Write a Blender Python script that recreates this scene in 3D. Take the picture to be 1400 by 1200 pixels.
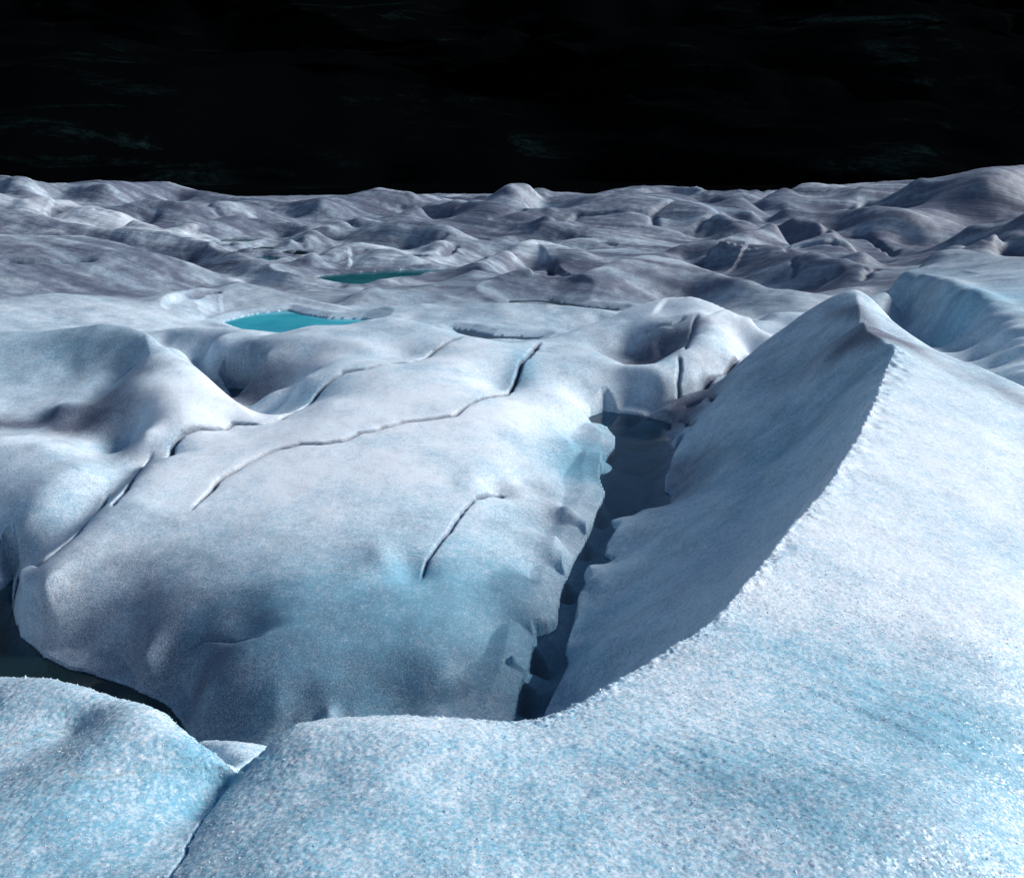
import bpy, math, heapq
import numpy as np
from mathutils import Vector

for o in list(bpy.data.objects):
    bpy.data.objects.remove(o)
scene = bpy.context.scene
C = scene.collection

# ------------------------------------------------------------------ camera
CAM_Z = 6.0
PITCH = math.radians(19.5)
FPX = 1212.0
cam_data = bpy.data.cameras.new('camera')
cam_data.sensor_width = 36.0
cam_data.lens = 36.0 * FPX / 1400.0
cam_data.clip_start = 0.05
cam_data.clip_end = 6000.0
cam = bpy.data.objects.new('camera', cam_data)
cam.location = (0, 0, CAM_Z)
cam.rotation_euler = (math.pi / 2 - PITCH, 0, 0)
C.objects.link(cam)
scene.camera = cam
scene.render.resolution_x = 1024
scene.render.resolution_y = 877

# ------------------------------------------------------------------ light
SUN_EL = math.radians(30)
SUN_AZ = math.radians(72)          # from +Y (view direction) towards +X (right)
world = bpy.data.worlds.new('World')
scene.world = world
world.use_nodes = True
wn = world.node_tree
for n in list(wn.nodes):
    wn.nodes.remove(n)
sky = wn.nodes.new('ShaderNodeTexSky')
sky.sky_type = 'NISHITA'
sky.sun_disc = False
sky.sun_elevation = SUN_EL
sky.sun_rotation = SUN_AZ
sky.altitude = 800
bg = wn.nodes.new('ShaderNodeBackground')
bg.inputs['Strength'].default_value = 0.056
wo = wn.nodes.new('ShaderNodeOutputWorld')
wn.links.new(sky.outputs[0], bg.inputs['Color'])
wn.links.new(bg.outputs[0], wo.inputs['Surface'])

sun_data = bpy.data.lights.new('sun', 'SUN')
sun_data.energy = 3.2
sun_data.angle = math.radians(20)
sun_data.color = (1.0, 0.97, 0.94)
sun = bpy.data.objects.new('sun', sun_data)
to_sun = Vector((math.sin(SUN_AZ) * math.cos(SUN_EL), math.cos(SUN_AZ) * math.cos(SUN_EL), math.sin(SUN_EL)))
sun.rotation_euler = to_sun.to_track_quat('Z', 'Y').to_euler()
sun.location = (30, 10, 40)
C.objects.link(sun)

scene.view_settings.view_transform = 'Standard'
scene.view_settings.look = 'None'
scene.view_settings.exposure = 0.66
scene.view_settings.gamma = 1.0
scene.view_settings.use_curve_mapping = False

# ------------------------------------------------------------------ survey helpers
CP, SP = math.cos(PITCH), math.sin(PITCH)


def ray(u, v):
    """bearing and tangent of depression for a sight line (numpy friendly)"""
    X = (np.asarray(u, float) - 700.0) / FPX
    Y = (600.0 - np.asarray(v, float)) / FPX
    y = CP + Y * SP
    z = -SP + Y * CP
    hyp = np.hypot(X, y)
    return np.arctan2(X, y), -z / hyp


def place(u, v, h):
    th, td = ray(u, v)
    r = -np.asarray(h, float) / td
    return th, np.log(r)


def densify(pts, step=13.0):
    out = []
    for a, b in zip(pts[:-1], pts[1:]):
        n = max(1, int(math.hypot(b[0] - a[0], b[1] - a[1]) / step))
        for i in range(n):
            t = i / n
            out.append(tuple(a[k] * (1 - t) + b[k] * t for k in range(len(a))))
    out.append(tuple(pts[-1]))
    return out


# ---- edges: crest lines where ice hides what lies behind.
# (u, v, height of the crest, height of the ice met next along the same sight line); eye level = 0
EDGES = dict(
 fore_left=[(-60,922,-1.95,-4.8),(0,925,-1.93,-4.9),(75,930,-1.92,-4.9),(130,945,-1.9,-4.9),(205,968,-1.87,-4.9),(235,985,-1.86,-4.9),(262,1010,-1.86,-4.7)],
 fore_left_b=[(270,1016,-1.86,-2.5),(300,1035,-1.86,-2.42),(322,1058,-1.86,-2.05)],
 shelf=[(268,1013,-2.6,-4.7),(320,1016,-2.55,-4.6),(366,1018,-2.5,-4.5)],
 fore_left_c=[(322,1064,-1.86,-1.92),(300,1090,-1.85,-1.89),(270,1130,-1.82,-1.85),(245,1175,-1.79,-1.81)],
 fore_right=[(345,1040,-1.84,-2.35),(372,1012,-1.84,-4.5),(400,992,-1.84,-4.45),(450,982,-1.84,-4.4),(500,978,-1.84,-4.4),(560,975,-1.84,-4.4),(600,978,-1.84,-4.4),(650,980,-1.85,-4.4),(700,985,-1.85,-4.6),(738,982,-1.86,-4.7),(765,975,-1.87,-4.35),(790,965,-1.88,-4.2),(850,925,-1.91,-3.8),(905,893,-1.93,-3.5),(960,860,-1.95,-3.25),(1010,810,-1.98,-3.0),(1050,758,-2.0,-2.85),(1080,720,-2.02,-2.72),(1130,665,-2.05,-2.5),(1165,610,-2.07,-2.36),(1190,560,-2.09,-2.26),(1207,510,-2.12,-2.2)],
 peak_left=[(1168,396,-2.2,-4.4),(1140,407,-2.36,-4.35),(1100,430,-2.7,-4.3),(1050,465,-3.1,-4.0),(1000,505,-3.5,-3.85),(965,542,-3.8,-3.98),(940,570,-4.05,-4.15)],
 peak_right=[(1172,396,-2.2,-4.3),(1190,405,-2.22,-4.2),(1205,414,-2.24,-4.05),(1250,442,-2.29,-4.08),(1300,470,-2.37,-3.92),(1350,498,-2.47,-3.72),(1400,528,-2.58,-3.45),(1460,565,-2.7,-3.3)],
 slab_left=[(0,800,-4.3,-4.7),(25,778,-4.15,-4.5),(55,765,-4.05,-4.25),(100,730,-3.98,-4.13),(140,692,-3.93,-4.07),(165,672,-3.92,-4.03),(205,628,-3.86,-3.96)],
 mound_left=[(-60,455,-3.4,-3.85),(0,453,-3.3,-3.85),(60,452,-3.2,-3.9),(100,448,-3.08,-3.95),(140,442,-3.0,-4.0),(175,446,-3.02,-4.05),(200,455,-3.06,-4.08),(240,478,-3.2,-4.15),(280,510,-3.4,-4.4),(320,547,-3.6,-4.5),(350,574,-3.74,-4.05)],
 rim_upper=[(215,452,-3.95,-4.1),(270,447,-3.85,-4.3),(300,446,-3.82,-4.5),(350,450,-3.8,-4.5),(382,457,-3.8,-4.5),(400,449,-3.72,-4.5),(430,443,-3.6,-4.45),(480,442,-3.52,-4.35),(510,437,-3.45,-4.3),(535,432,-3.4,-4.25),(580,440,-3.42,-4.3),(640,458,-3.52,-4.4),(700,470,-3.63,-4.4),(728,466,-3.7,-4.3)],
 bowl_rim=[(795,474,-3.7,-3.75),(815,481,-3.72,-3.85),(840,495,-3.75,-3.97),(860,504,-3.76,-4.02),(890,504,-3.74,-4.0),(915,491,-3.66,-3.88),(932,477,-3.57,-3.7)],
 twin_mound=[(745,464,-3.78,-4.3),(780,452,-3.72,-4.5),(830,435,-3.58,-4.55),(870,418,-3.4,-4.6),(910,406,-3.2,-4.6),(945,405,-3.14,-4.6),(965,410,-3.18,-4.6),(1000,425,-3.32,-4.5),(1030,440,-3.5,-4.4),(1048,455,-3.65,-4.1)],
 small_dome=[(1035,437,-3.95,-4.3),(1055,428,-3.95,-4.5),(1080,425,-3.95,-4.5),(1100,428,-4.0,-4.4)],
 bench=[(-60,412,-4.0,-4.4),(0,408,-4.0,-4.4),(50,403,-4.0,-4.45),(90,402,-4.02,-4.45),(150,403,-4.05,-4.45),(200,410,-4.12,-4.35)],
 pond_back=[(222,407,-4.2,-4.5),(270,392,-4.1,-4.7),(300,388,-4.06,-4.75),(330,387,-4.05,-4.8),(370,393,-4.1,-4.8),(420,408,-4.25,-4.7),(462,419,-4.35,-4.45)],
 low_band=[(485,425,-4.3,-4.45),(540,417,-4.2,-4.45),(600,414,-4.2,-4.45),(700,413,-4.2,-4.5),(780,419,-4.3,-4.5),(835,427,-4.42,-4.5)],
 pond_front=[(485,396,-4.55,-4.85),(510,390,-4.45,-4.95),(560,386,-4.4,-4.95),(620,385,-4.38,-4.85),(655,380,-4.4,-4.75)],
 long_ridge=[(690,378,-4.35,-4.6),(722,367,-4.2,-4.7),(757,373,-4.25,-4.6),(782,371,-4.22,-4.6),(815,361,-4.1,-4.7),(845,350,-3.97,-4.75),(885,345,-3.9,-4.8),(920,352,-3.95,-4.8),(980,368,-4.1,-4.8),(1050,388,-4.25,-4.6),(1125,402,-4.4,-4.5)],
 left_slope=[(-60,310,-3.5,-3.75),(0,314,-3.6,-3.8),(100,319,-3.72,-3.95),(155,327,-3.8,-4.1),(190,337,-3.9,-4.25),(225,347,-4.0,-4.4),(260,355,-4.1,-4.5),(300,370,-4.3,-4.65),(345,386,-4.5,-4.75)],
 left_ribbon=[(-60,286,-3.3,-3.6),(0,292,-3.5,-3.75),(80,299,-3.68,-3.9),(120,303,-3.78,-4.0),(180,312,-4.0,-4.2),(230,316,-4.1,-4.4),(275,326,-4.25,-4.6),(320,338,-4.4,-4.8),(360,350,-4.5,-4.85),(400,361,-4.62,-4.8)],
 left_white=[(40,272,-3.45,-4.1),(60,269,-3.4,-4.2),(85,268,-3.4,-4.3),(115,275,-3.6,-4.4),(150,283,-3.78,-4.5),(185,296,-4.05,-4.6),(220,308,-4.3,-4.6)],
 left_corner=[(-60,250,-2.9,-3.6),(0,263,-3.2,-3.9),(25,272,-3.4,-3.9),(45,282,-3.6,-3.8),(70,292,-3.8,-3.9)],
 far_mid=[(165,281,-4.4,-4.7),(195,275,-4.3,-4.8),(240,274,-4.3,-4.85),(300,277,-4.45,-4.9),(350,280,-4.55,-4.9)],
 mound_a=[(255,305,-4.75,-4.95),(300,296,-4.65,-5.0),(350,293,-4.6,-5.05),(395,295,-4.65,-5.1),(420,303,-4.8,-5.1),(436,311,-4.95,-5.05)],
 mound_b=[(385,328,-4.9,-5.0),(420,320,-4.8,-5.0),(450,308,-4.65,-5.1),(475,300,-4.55,-5.1),(488,296,-4.5,-5.05),(520,301,-4.6,-5.0),(560,302,-4.65,-5.0),(610,307,-4.75,-4.9)],
 mound_c=[(430,345,-4.85,-4.95),(450,337,-4.7,-5.0),(478,329,-4.55,-5.0),(505,331,-4.55,-5.0),(540,337,-4.65,-4.95),(562,344,-4.8,-4.9)],
 mound_e=[(563,294,-4.9,-5.1),(575,281,-4.75,-5.1),(595,273,-4.7,-5.1),(625,271,-4.7,-5.1),(660,274,-4.75,-5.0),(685,276,-4.8,-4.95)],
 mound_f=[(648,368,-4.75,-4.85),(670,354,-4.65,-4.85),(695,340,-4.55,-4.85),(712,330,-4.45,-4.85),(727,325,-4.42,-4.85),(760,334,-4.5,-4.8),(800,342,-4.55,-4.7)],
 mound_g=[(600,332,-4.85,-4.98),(630,324,-4.75,-4.98),(665,323,-4.75,-4.95),(690,322,-4.8,-4.9)],
 big_back=[(735,302,-4.9,-5.05),(755,285,-4.75,-5.05),(772,268,-4.6,-5.0),(812,266,-4.6,-4.95),(875,267,-4.6,-4.9),(912,263,-4.55,-4.85),(940,267,-4.58,-4.9),(962,277,-4.65,-5.05),(987,290,-4.8,-5.1),(1005,299,-4.9,-5.05)],
 dark_ridge=[(912,344,-4.65,-4.8),(925,333,-4.5,-4.85),(960,327,-4.4,-4.8),(990,321,-4.3,-4.75),(1020,315,-4.2,-4.75),(1045,309,-4.1,-4.75),(1080,299,-3.95,-4.7),(1100,297,-3.93,-4.6),(1130,307,-4.05,-4.6),(1160,325,-4.3,-4.75),(1180,340,-4.5,-4.85)],
 dark_front=[(985,329,-4.38,-4.5),(1010,325,-4.32,-4.5),(1050,327,-4.3,-4.5),(1090,336,-4.38,-4.6),(1130,347,-4.5,-4.8),(1165,358,-4.6,-4.9),(1195,364,-4.65,-4.85),(1212,374,-4.75,-4.85)],
 right_block=[(1202,416,-3.75,-4.6),(1215,398,-3.55,-4.7),(1229,377,-3.38,-4.7),(1245,369,-3.33,-4.6),(1262,364,-3.28,-4.6),(1274,350,-3.08,-4.6),(1284,342,-2.97,-4.5),(1310,340,-2.92,-4.4),(1345,347,-2.92,-4.2),(1400,352,-2.85,-4.1),(1460,355,-2.8,-4.0)],
 right_pale=[(1306,336,-3.4,-4.5),(1312,325,-3.3,-4.5),(1322,313,-3.1,-4.3),(1335,306,-3.0,-3.9),(1360,308,-3.0,-3.5),(1400,317,-3.05,-3.4),(1460,325,-3.05,-3.4)],
 right_upper=[(1365,306,-3.15,-3.6),(1400,293,-2.95,-3.6),(1460,275,-2.7,-3.5)],
 right_ledge=[(1100,294,-4.45,-4.6),(1150,284,-4.4,-4.7),(1200,281,-4.4,-4.7),(1245,283,-4.4,-4.6)],
 far_block=[(1022,299,-4.9,-5.0),(1030,288,-4.75,-5.0),(1048,272,-4.55,-5.0),(1062,275,-4.6,-4.95),(1070,285,-4.7,-4.85)],
 far_light=[(1075,272,-4.7,-4.95),(1090,267,-4.62,-4.95),(1130,268,-4.65,-4.9),(1150,269,-4.7,-4.9)],
 far_right=[(1152,282,-4.6,-4.78),(1165,270,-4.45,-4.8),(1178,259,-4.3,-4.9),(1188,251,-4.2,-5.0)],
)
SKYLINE=[(-120,228,-3.4),(-60,232,-3.6),(0,240,-3.9),(40,247,-4.2),(100,251,-4.4),(150,251,-4.5),(200,247,-4.4),(232,246,-4.3),(260,256,-4.7),(300,263,-4.9),(350,268,-5.0),(410,277,-5.2),(440,272,-5.1),(470,268,-5.0),(500,262,-4.9),(523,255,-4.7),(560,261,-4.8),(590,267,-5.0),(625,262,-4.9),(660,266,-5.0),(685,267,-5.0),(700,252,-4.6),(710,250,-4.5),(740,255,-4.6),(775,263,-4.8),(800,264,-4.85),(830,258,-4.8),(870,255,-4.7),(910,250,-4.5),(950,254,-4.6),(985,260,-4.8),(1010,267,-5.0),(1020,275,-5.1),(1026,270,-4.95),(1040,262,-4.8),(1055,258,-4.8),(1090,254,-4.7),(1115,247,-4.5),(1150,250,-4.6),(1180,256,-4.7),(1190,250,-4.5),(1240,244,-4.2),(1310,241,-4.0),(1330,239,-3.9),(1350,231,-3.4),(1400,228,-2.9),(1460,224,-2.8),(1530,220,-2.8)]
# ---- plain spot heights on visible ice
SPOTS = [
 (0,1200,-1.75),(150,1100,-1.8),(100,1000,-1.88),(0,1060,-1.86),(-80,1150,-1.8),(240,1060,-1.83),(200,1190,-1.77),(-80,1000,-1.92),
 (300,1120,-1.78),(270,1185,-1.72),(450,1060,-1.76),(600,1060,-1.76),(700,1200,-1.68),(450,1200,-1.66),(700,1080,-1.77),(850,1020,-1.83),(900,1130,-1.77),(1100,1000,-1.97),(1100,1180,-1.8),(1300,1000,-2.1),(1400,1200,-2.02),(1400,1050,-2.14),(1500,1000,-2.3),
 (1222,474,-2.14),(1205,462,-2.17),(1190,455,-2.19),(1180,440,-2.2),(1174,420,-2.2),(1171,405,-2.2),(1215,440,-2.27),(1230,450,-2.29),
 (1150,470,-2.4),(1100,480,-2.75),(1180,520,-2.32),(1140,540,-2.6),(1100,560,-2.9),(1050,540,-3.15),(1050,620,-3.3),(1000,580,-3.6),(950,620,-4.05),(1000,680,-3.55),(950,680,-3.95),(1060,700,-2.95),(1100,640,-2.8),(980,780,-3.3),(900,740,-4.0),(900,820,-3.65),(840,800,-4.15),(830,880,-3.9),(800,930,-4.15),(780,950,-4.3),
 # channel banks (just above the water) and bed
 (705,978,-4.4),(727,930,-4.32),(744,880,-4.3),(765,830,-4.3),(775,785,-4.3),(786,760,-4.3),(803,730,-4.3),(822,682,-4.3),(775,655,-4.28),(790,630,-4.25),(790,605,-4.3),(805,580,-4.3),(810,565,-4.3),(840,560,-4.3),(880,567,-4.3),(915,578,-4.3),
 (752,968,-4.42),(770,925,-4.33),(783,870,-4.32),(795,800,-4.32),(835,770,-4.3),(837,745,-4.3),(845,712,-4.3),(878,697,-4.3),(915,690,-4.3),(908,640,-4.3),(920,608,-4.3),
 (728,970,-4.9),(750,900,-4.9),(768,860,-4.85),(785,790,-4.8),(810,750,-4.8),(830,720,-4.75),(850,680,-4.7),(880,650,-4.7),(885,610,-4.65),(870,585,-4.6),(840,580,-4.5),(820,620,-4.42),(830,660,-4.5),
 # great slab
 (700,900,-4.2),(690,960,-4.32),(715,860,-4.14),(740,790,-4.12),(760,730,-4.12),(780,690,-4.1),(740,650,-4.0),(770,600,-4.05),(790,560,-4.1),
 (100,770,-4.02),(60,800,-4.1),(30,830,-4.6),(200,850,-4.1),(300,900,-4.15),(300,975,-4.46),(380,965,-4.34),(450,970,-4.31),(600,970,-4.28),(450,900,-4.1),(600,900,-4.1),(500,850,-4.0),(640,850,-4.05),(400,800,-3.95),(400,750,-3.92),(600,700,-3.9),(680,720,-3.95),(700,700,-4.0),(250,700,-3.93),(200,750,-3.98),(300,660,-3.84),(450,640,-3.76),(600,600,-3.74),(700,560,-3.78),(520,660,-3.8),(680,640,-3.86),(720,610,-3.92),(700,800,-4.03),
 # left lumps
 (0,600,-3.72),(60,610,-3.74),(110,640,-3.83),(60,680,-3.93),(30,725,-4.15),(85,655,-3.85),(0,770,-4.5),(-60,700,-4.2),(-60,600,-3.8),(150,640,-3.98),
 (0,572,-3.86),(60,575,-3.86),(110,582,-3.86),(150,600,-3.92),(170,612,-4.0),
 (80,555,-3.68),(130,545,-3.72),(100,500,-3.5),(0,515,-3.58),(160,478,-3.26),(180,500,-3.42),(203,482,-3.12),(195,500,-3.25),(180,545,-3.5),(250,560,-3.53),(230,520,-3.3),(200,595,-3.72),(290,565,-3.62),(235,618,-3.9),(310,578,-3.74),
 # upper bench left of crack
 (250,480,-4.0),(290,470,-3.9),(290,500,-4.25),(330,500,-4.05),(360,490,-3.8),(360,545,-4.35),(395,552,-4.15),(410,520,-3.75),(425,543,-3.85),(340,470,-3.78),(390,480,-3.7),(440,500,-3.65),(480,480,-3.58),(540,455,-3.48),(550,480,-3.6),(600,465,-3.52),
 (360,590,-3.76),(380,572,-3.74),(450,550,-3.62),(430,590,-3.68),(540,530,-3.58),(600,500,-3.6),(620,530,-3.62),(680,525,-3.82),(690,500,-3.72),(660,480,-3.6),(560,560,-3.66),
 (750,480,-3.7),(780,505,-3.76),(730,520,-3.8),(820,530,-4.0),(870,540,-4.05),(760,540,-3.9),(920,550,-4.12),(935,520,-3.9),(900,520,-3.88),
 (860,470,-3.82),(830,455,-3.66),(900,445,-3.45),(880,490,-3.98),(920,430,-3.35),(958,425,-3.22),(950,460,-3.45),(980,450,-3.42),(950,495,-3.7),(1000,480,-3.68),(1020,455,-3.6),(975,515,-3.85),
 # beyond
 (100,430,-3.9),(250,430,-4.2),(0,430,-3.92),(330,429,-4.42),(400,427,-4.42),(470,434,-4.42),(290,436,-4.42),(380,441,-4.7),(430,438,-4.7),(340,410,-4.25),
 (600,430,-4.3),(700,435,-4.35),(780,440,-4.5),(800,410,-4.6),(700,400,-4.55),(900,395,-4.55),(980,410,-4.6),(1080,415,-4.6),(880,370,-4.2),(760,395,-4.5),(600,400,-4.4),
 (100,370,-4.15),(200,390,-4.35),(0,360,-4.0),(250,375,-4.3),
 (430,378,-4.85),(440,370,-4.85),(480,367,-4.85),(540,370,-4.88),(600,373,-4.85),(520,376,-5.1),(560,374,-5.1),(480,376,-5.0),
 (340,330,-4.95),(400,335,-4.95),(380,343,-5.05),(430,350,-4.98),(500,355,-4.9),(600,350,-4.9),
 (1150,385,-4.65),(1100,360,-4.55),(1000,350,-4.6),(1190,345,-4.8),(1190,318,-4.35),(1160,312,-4.35),(1225,332,-4.5),(1215,352,-4.75),(1245,350,-4.7),(1270,325,-4.6),(1280,305,-4.5),(1330,270,-3.9),(1370,260,-3.5),(1300,285,-4.2),(1240,300,-4.5),(1200,300,-4.4),(1380,300,-3.3),
 
 (800,300,-4.85),(850,320,-4.8),(900,300,-4.8),(860,280,-4.7),(760,320,-4.8),(960,310,-4.85),(640,300,-4.95),(540,290,-4.9),(480,285,-5.0),(300,285,-4.7),(380,285,-5.0),(450,300,-5.05),(100,262,-4.3),(250,262,-4.6),
 (1100,280,-4.85),(1110,258,-4.75),(1220,262,-4.5),(820,334,-4.65),(900,335,-4.75),
]
# far ground round about, outside the picture (bearing, range, height)
AROUND = []
for th_ in (-1.3, -0.95, 0.95, 1.3):
    for r_, h_ in ((0.7,-1.75),(1.5,-1.85),(3,-2.4),(5,-3.2),(9,-3.7),(16,-3.9),(26,-4.1),(45,-4.3),(75,-4.4),(100,-5.5)):
        AROUND.append((th_, r_, h_ + 0.25 * math.sin(th_ * 9 + r_)))
for th_ in np.linspace(-0.7, 0.7, 9):
    AROUND.append((th_, 0.6, -1.66))
    AROUND.append((th_, 155, -11.0))
    AROUND.append((th_, 125, -9.2))


# Far hills: the crest heights follow from how steeply each face rises from the ice seen below it.
FACES = dict(bench=3, pond_back=13, pond_front=6, long_ridge=11, small_dome=10, left_slope=8, left_ribbon=13, left_white=14, left_corner=14, far_mid=11,
             mound_a=12, mound_b=12, mound_c=14, mound_e=16, mound_f=14, mound_g=8, big_back=7, dark_ridge=14, dark_front=11, right_pale=18,
             right_upper=14, right_ledge=9, far_block=20, far_light=12, far_right=12)
FEET = dict(pool_foot=[(300,428,-4.46),(400,424,-4.46),(500,435,-4.46)],
            dark_foot=[(425,362,-4.92),(470,356,-4.92),(560,364,-4.92),(615,366,-4.9)],
            ponds_foot=[(290,334,-5.02),(330,322,-5.02),(380,328,-5.02),(430,340,-5.0)],
            right_foot=[(1180,372,-4.75),(1225,352,-4.85),(1270,346,-4.85)],
            far_foot=[(640,345,-4.95),(700,322,-4.95),(760,310,-5.0)],
            hollow_foot=[(1240,335,-4.85),(1290,330,-4.8),(1335,306,-4.5)])
SAMP = {}       # edge -> list of [u, v, ht, hb, weight]
for name, e in EDGES.items():
    SAMP[name] = [[*p, 3.0] for p in densify(e)]
for name, e in FEET.items():
    SAMP[name] = [[u, v, h, h, 3.0] for (u, v, h) in densify(e)]


def below(u, v, skip):
    best = None
    for nm, lst in SAMP.items():
        if nm == skip:
            continue
        for a, b in zip(lst[:-1], lst[1:]):
            if min(a[0], b[0]) <= u <= max(a[0], b[0]) and a[0] != b[0]:
                t = (u - a[0]) / (b[0] - a[0])
                vv = a[1] + (b[1] - a[1]) * t
                if vv > v + 2 and (best is None or vv < best[0]):
                    best = (vv, a[3] + (b[3] - a[3]) * t)
    return best


for name, deg in FACES.items():
    lst = SAMP[name]
    S = math.tan(math.radians(deg))
    for p in lst:
        u, v, ht, hb, _ = p
        fac = min(1.0, max(0.0, (ht - hb)) / 0.30)
        nb = below(u, v, name)
        if nb:
            rb = -nb[1] / float(ray(u, nb[0])[1]); td = float(ray(u, v)[1])
            if nb[1] < -3:
                rc = (S * rb - nb[1]) / (td + S)
                rc = max(rc, rb + 0.05)
                hc = -rc * td
                hc = min(hc, ht + (0.3 if rb < 24 else 0.9))
                p[2] = ht + (hc - ht) * (0.35 + 0.65 * fac)
    ks = [p[2] for p in lst]
    for k_ in range(len(lst)):
        a_, b_ = max(0, k_ - 3), min(len(lst), k_ + 4)
        lst[k_][2] = sum(ks[a_:b_]) / (b_ - a_)
    for p in lst:
        u, v, _, hb, _w = p
        fac = min(1.0, max(0.0, (p[2] - hb)) / 0.30)
        p[3] = min(hb, p[2]) - (0.30 if name not in ('bench', 'low_band', 'pond_front', 'pond_back') else 0.05) * fac
        if p[3] > p[2] - 0.02:
            p[3] = p[2] - 0.02

P = []          # bearing, ln range, height
for name, e in SAMP.items():
    for (u, v, ht, hb, _w) in e:
        th, q = place(u, v + 0.6, ht)
        th2, q2 = place(u, v - 1.6, hb)
        P.append((th, q, ht, 3))
        if q2 - q > 0.02:
            P.append((th2, q2, hb, 2))
            if q2 - q > 0.06:
                for t_, sag in ((0.14, 0.12), (0.42, 0.22)):
                    qm = math.log(math.exp(q) + t_ * (math.exp(q2) - math.exp(q)))
                    P.append((th, qm, ht + (hb - ht) * t_ - sag * (ht - hb), 1))
for (u, v, ht) in densify(SKYLINE):
    nb = below(min(max(u, 5), 1395), v, '')
    if nb:
        rb = -nb[1] / float(ray(u, nb[0])[1]); td = float(ray(u, v)[1])
        rc = (0.15 * rb - nb[1]) / (td + 0.15)
        ht = -td * min(max(rc, 50), 100)
    th, q = place(u, v + 0.3, ht)
    P.append((th, q, ht, 3))
    P.append((th, math.log(math.exp(q) + 8), ht - 1.5, 0))
def plane_spots(A_, B_, tilt, pix):
    f = lambda u, v: np.array([(u - 700) / FPX, CP + (600 - v) / FPX * SP, -SP + (600 - v) / FPX * CP])
    A3 = f(A_[0], A_[1]); A3 = A3 * (A_[2] / A3[2]); B3 = f(B_[0], B_[1]); B3 = B3 * (B_[2] / B3[2])
    t = (B3 - A3) / np.linalg.norm(B3 - A3)
    sd = np.array([t[1], -t[0], 0]); sd /= np.linalg.norm(sd)
    nn = np.cross(t, sd * math.cos(math.radians(tilt)) - np.array([0, 0, math.sin(math.radians(tilt))]))
    return [(u, v, float((f(u, v) * (A3 @ nn) / (f(u, v) @ nn))[2])) for u, v in pix]


face_px = []
for v_ in (500, 540, 590, 640, 700):
    cx_ = np.interp(v_, [475, 510, 560, 610, 665, 720, 758, 810, 860, 900], [1222, 1207, 1190, 1165, 1130, 1080, 1050, 1010, 960, 895])
    for du_ in (45, 80, 130, 200, 290, 400, 520):
        if cx_ + du_ < 1540 and cx_ + du_ < 1300 + (v_ - 470) * 2.2:
            face_px.append((cx_ + du_, v_))
SPOTS += [(1230,760,-2.15),(1400,760,-2.31),(1150,850,-2.05),(1290,860,-2.17),(1400,900,-2.25)]
SPOTS += plane_spots((1080, 720, -2.02), (1215, 480, -2.14), 13, face_px)
KEEP = set()
for ln_ in ([(1231,380,-3.42),(1245,386,-3.38),(1265,390,-3.33),(1300,409,-3.28),(1350,443,-3.22),(1400,486,-3.12),(1460,540,-3.0)],
            [(1262,374,-3.26),(1300,376,-3.12),(1350,396,-3.05),(1400,420,-3.0),(1460,450,-2.92)],
            [(1290,356,-3.05),(1330,362,-3.0),(1400,380,-2.93)]):
    for p_ in densify(ln_, 9):
        SPOTS.append(p_); KEEP.add((p_[0], p_[1]))
for (u, v, h) in SPOTS:
    th, q = place(u, v, h)
    if q < math.log(20.5) or (u, v) in KEEP:
        P.append((th, q, h, 2.5))
for (th, r, h) in AROUND:
    P.append((th, math.log(r), h, 0))
P.sort(key=lambda p: -p[3])
kept = []
K = np.zeros((0, 3))
drop = 0
arr = np.array([(float(p[0]), float(p[1]), float(p[2]), p[3]) for p in P])
sel = []
for i in range(len(arr)):
    a = arr[i]
    if sel:
        s = arr[sel]
        d = np.hypot(s[:, 0] - a[0], s[:, 1] - a[1])
        lim = 0.008 if a[3] > 1.5 else 0.02
        if (d < lim).any():
            drop += 1
            continue
        # never steeper than a wall of about 65 degrees between two readings
        sl = np.abs(s[:, 2] - a[2]) / (d * math.exp(a[1]) + 1e-6)
        if (sl[d < 0.12] > 5.0).any():
            drop += 1
            if a[3] > 1.5:
                j = int(np.argmax(np.where(d < 0.12, sl, 0)))
                if DEBUG_PRINT if 'DEBUG_PRINT' in globals() else False:
                    print('steep', a, s[j])
            continue
    sel.append(i)
pts = arr[sel]
print('control points', len(pts), 'dropped', drop)

CM = 0.007
TH0, TH1, Q0, Q1 = -0.80, 0.80, math.log(0.62), math.log(160.0)


def kern(a, b):
    d2 = (a[:, 0:1] - b[None, :, 0]) ** 2 + (a[:, 1:2] - b[None, :, 1]) ** 2
    return np.sqrt(d2 + CM * CM)


A = kern(pts, pts)
n = len(pts)
Pl = np.c_[np.ones(n), pts[:, :2]]
M = np.zeros((n + 3, n + 3))
M[:n, :n] = A + np.eye(n) * -0.00025
M[:n, n:] = Pl
M[n:, :n] = Pl.T
sol = np.linalg.solve(M, np.r_[pts[:, 2], 0, 0, 0])
W, PC = sol[:n], sol[n:]

cth = np.linspace(TH0, TH1, 440)
cq = np.linspace(Q0, Q1, 900)
HC = np.zeros((len(cq), len(cth)), np.float32)
p32 = pts[:, :2]
w32 = W
for i, q in enumerate(cq):
    g = np.c_[cth, np.full(len(cth), q)]
    HC[i] = kern(g, p32) @ w32 + (PC[0] + PC[1] * cth + PC[2] * q)


def blur(a, k):
    for _ in range(k):
        b = np.pad(a, 1, mode='edge')
        a = (b[:-2, 1:-1] + b[2:, 1:-1] + b[1:-1, :-2] + b[1:-1, 2:] + 4 * b[1:-1, 1:-1]) / 8
    return a


HC = blur(HC, 1)


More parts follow.
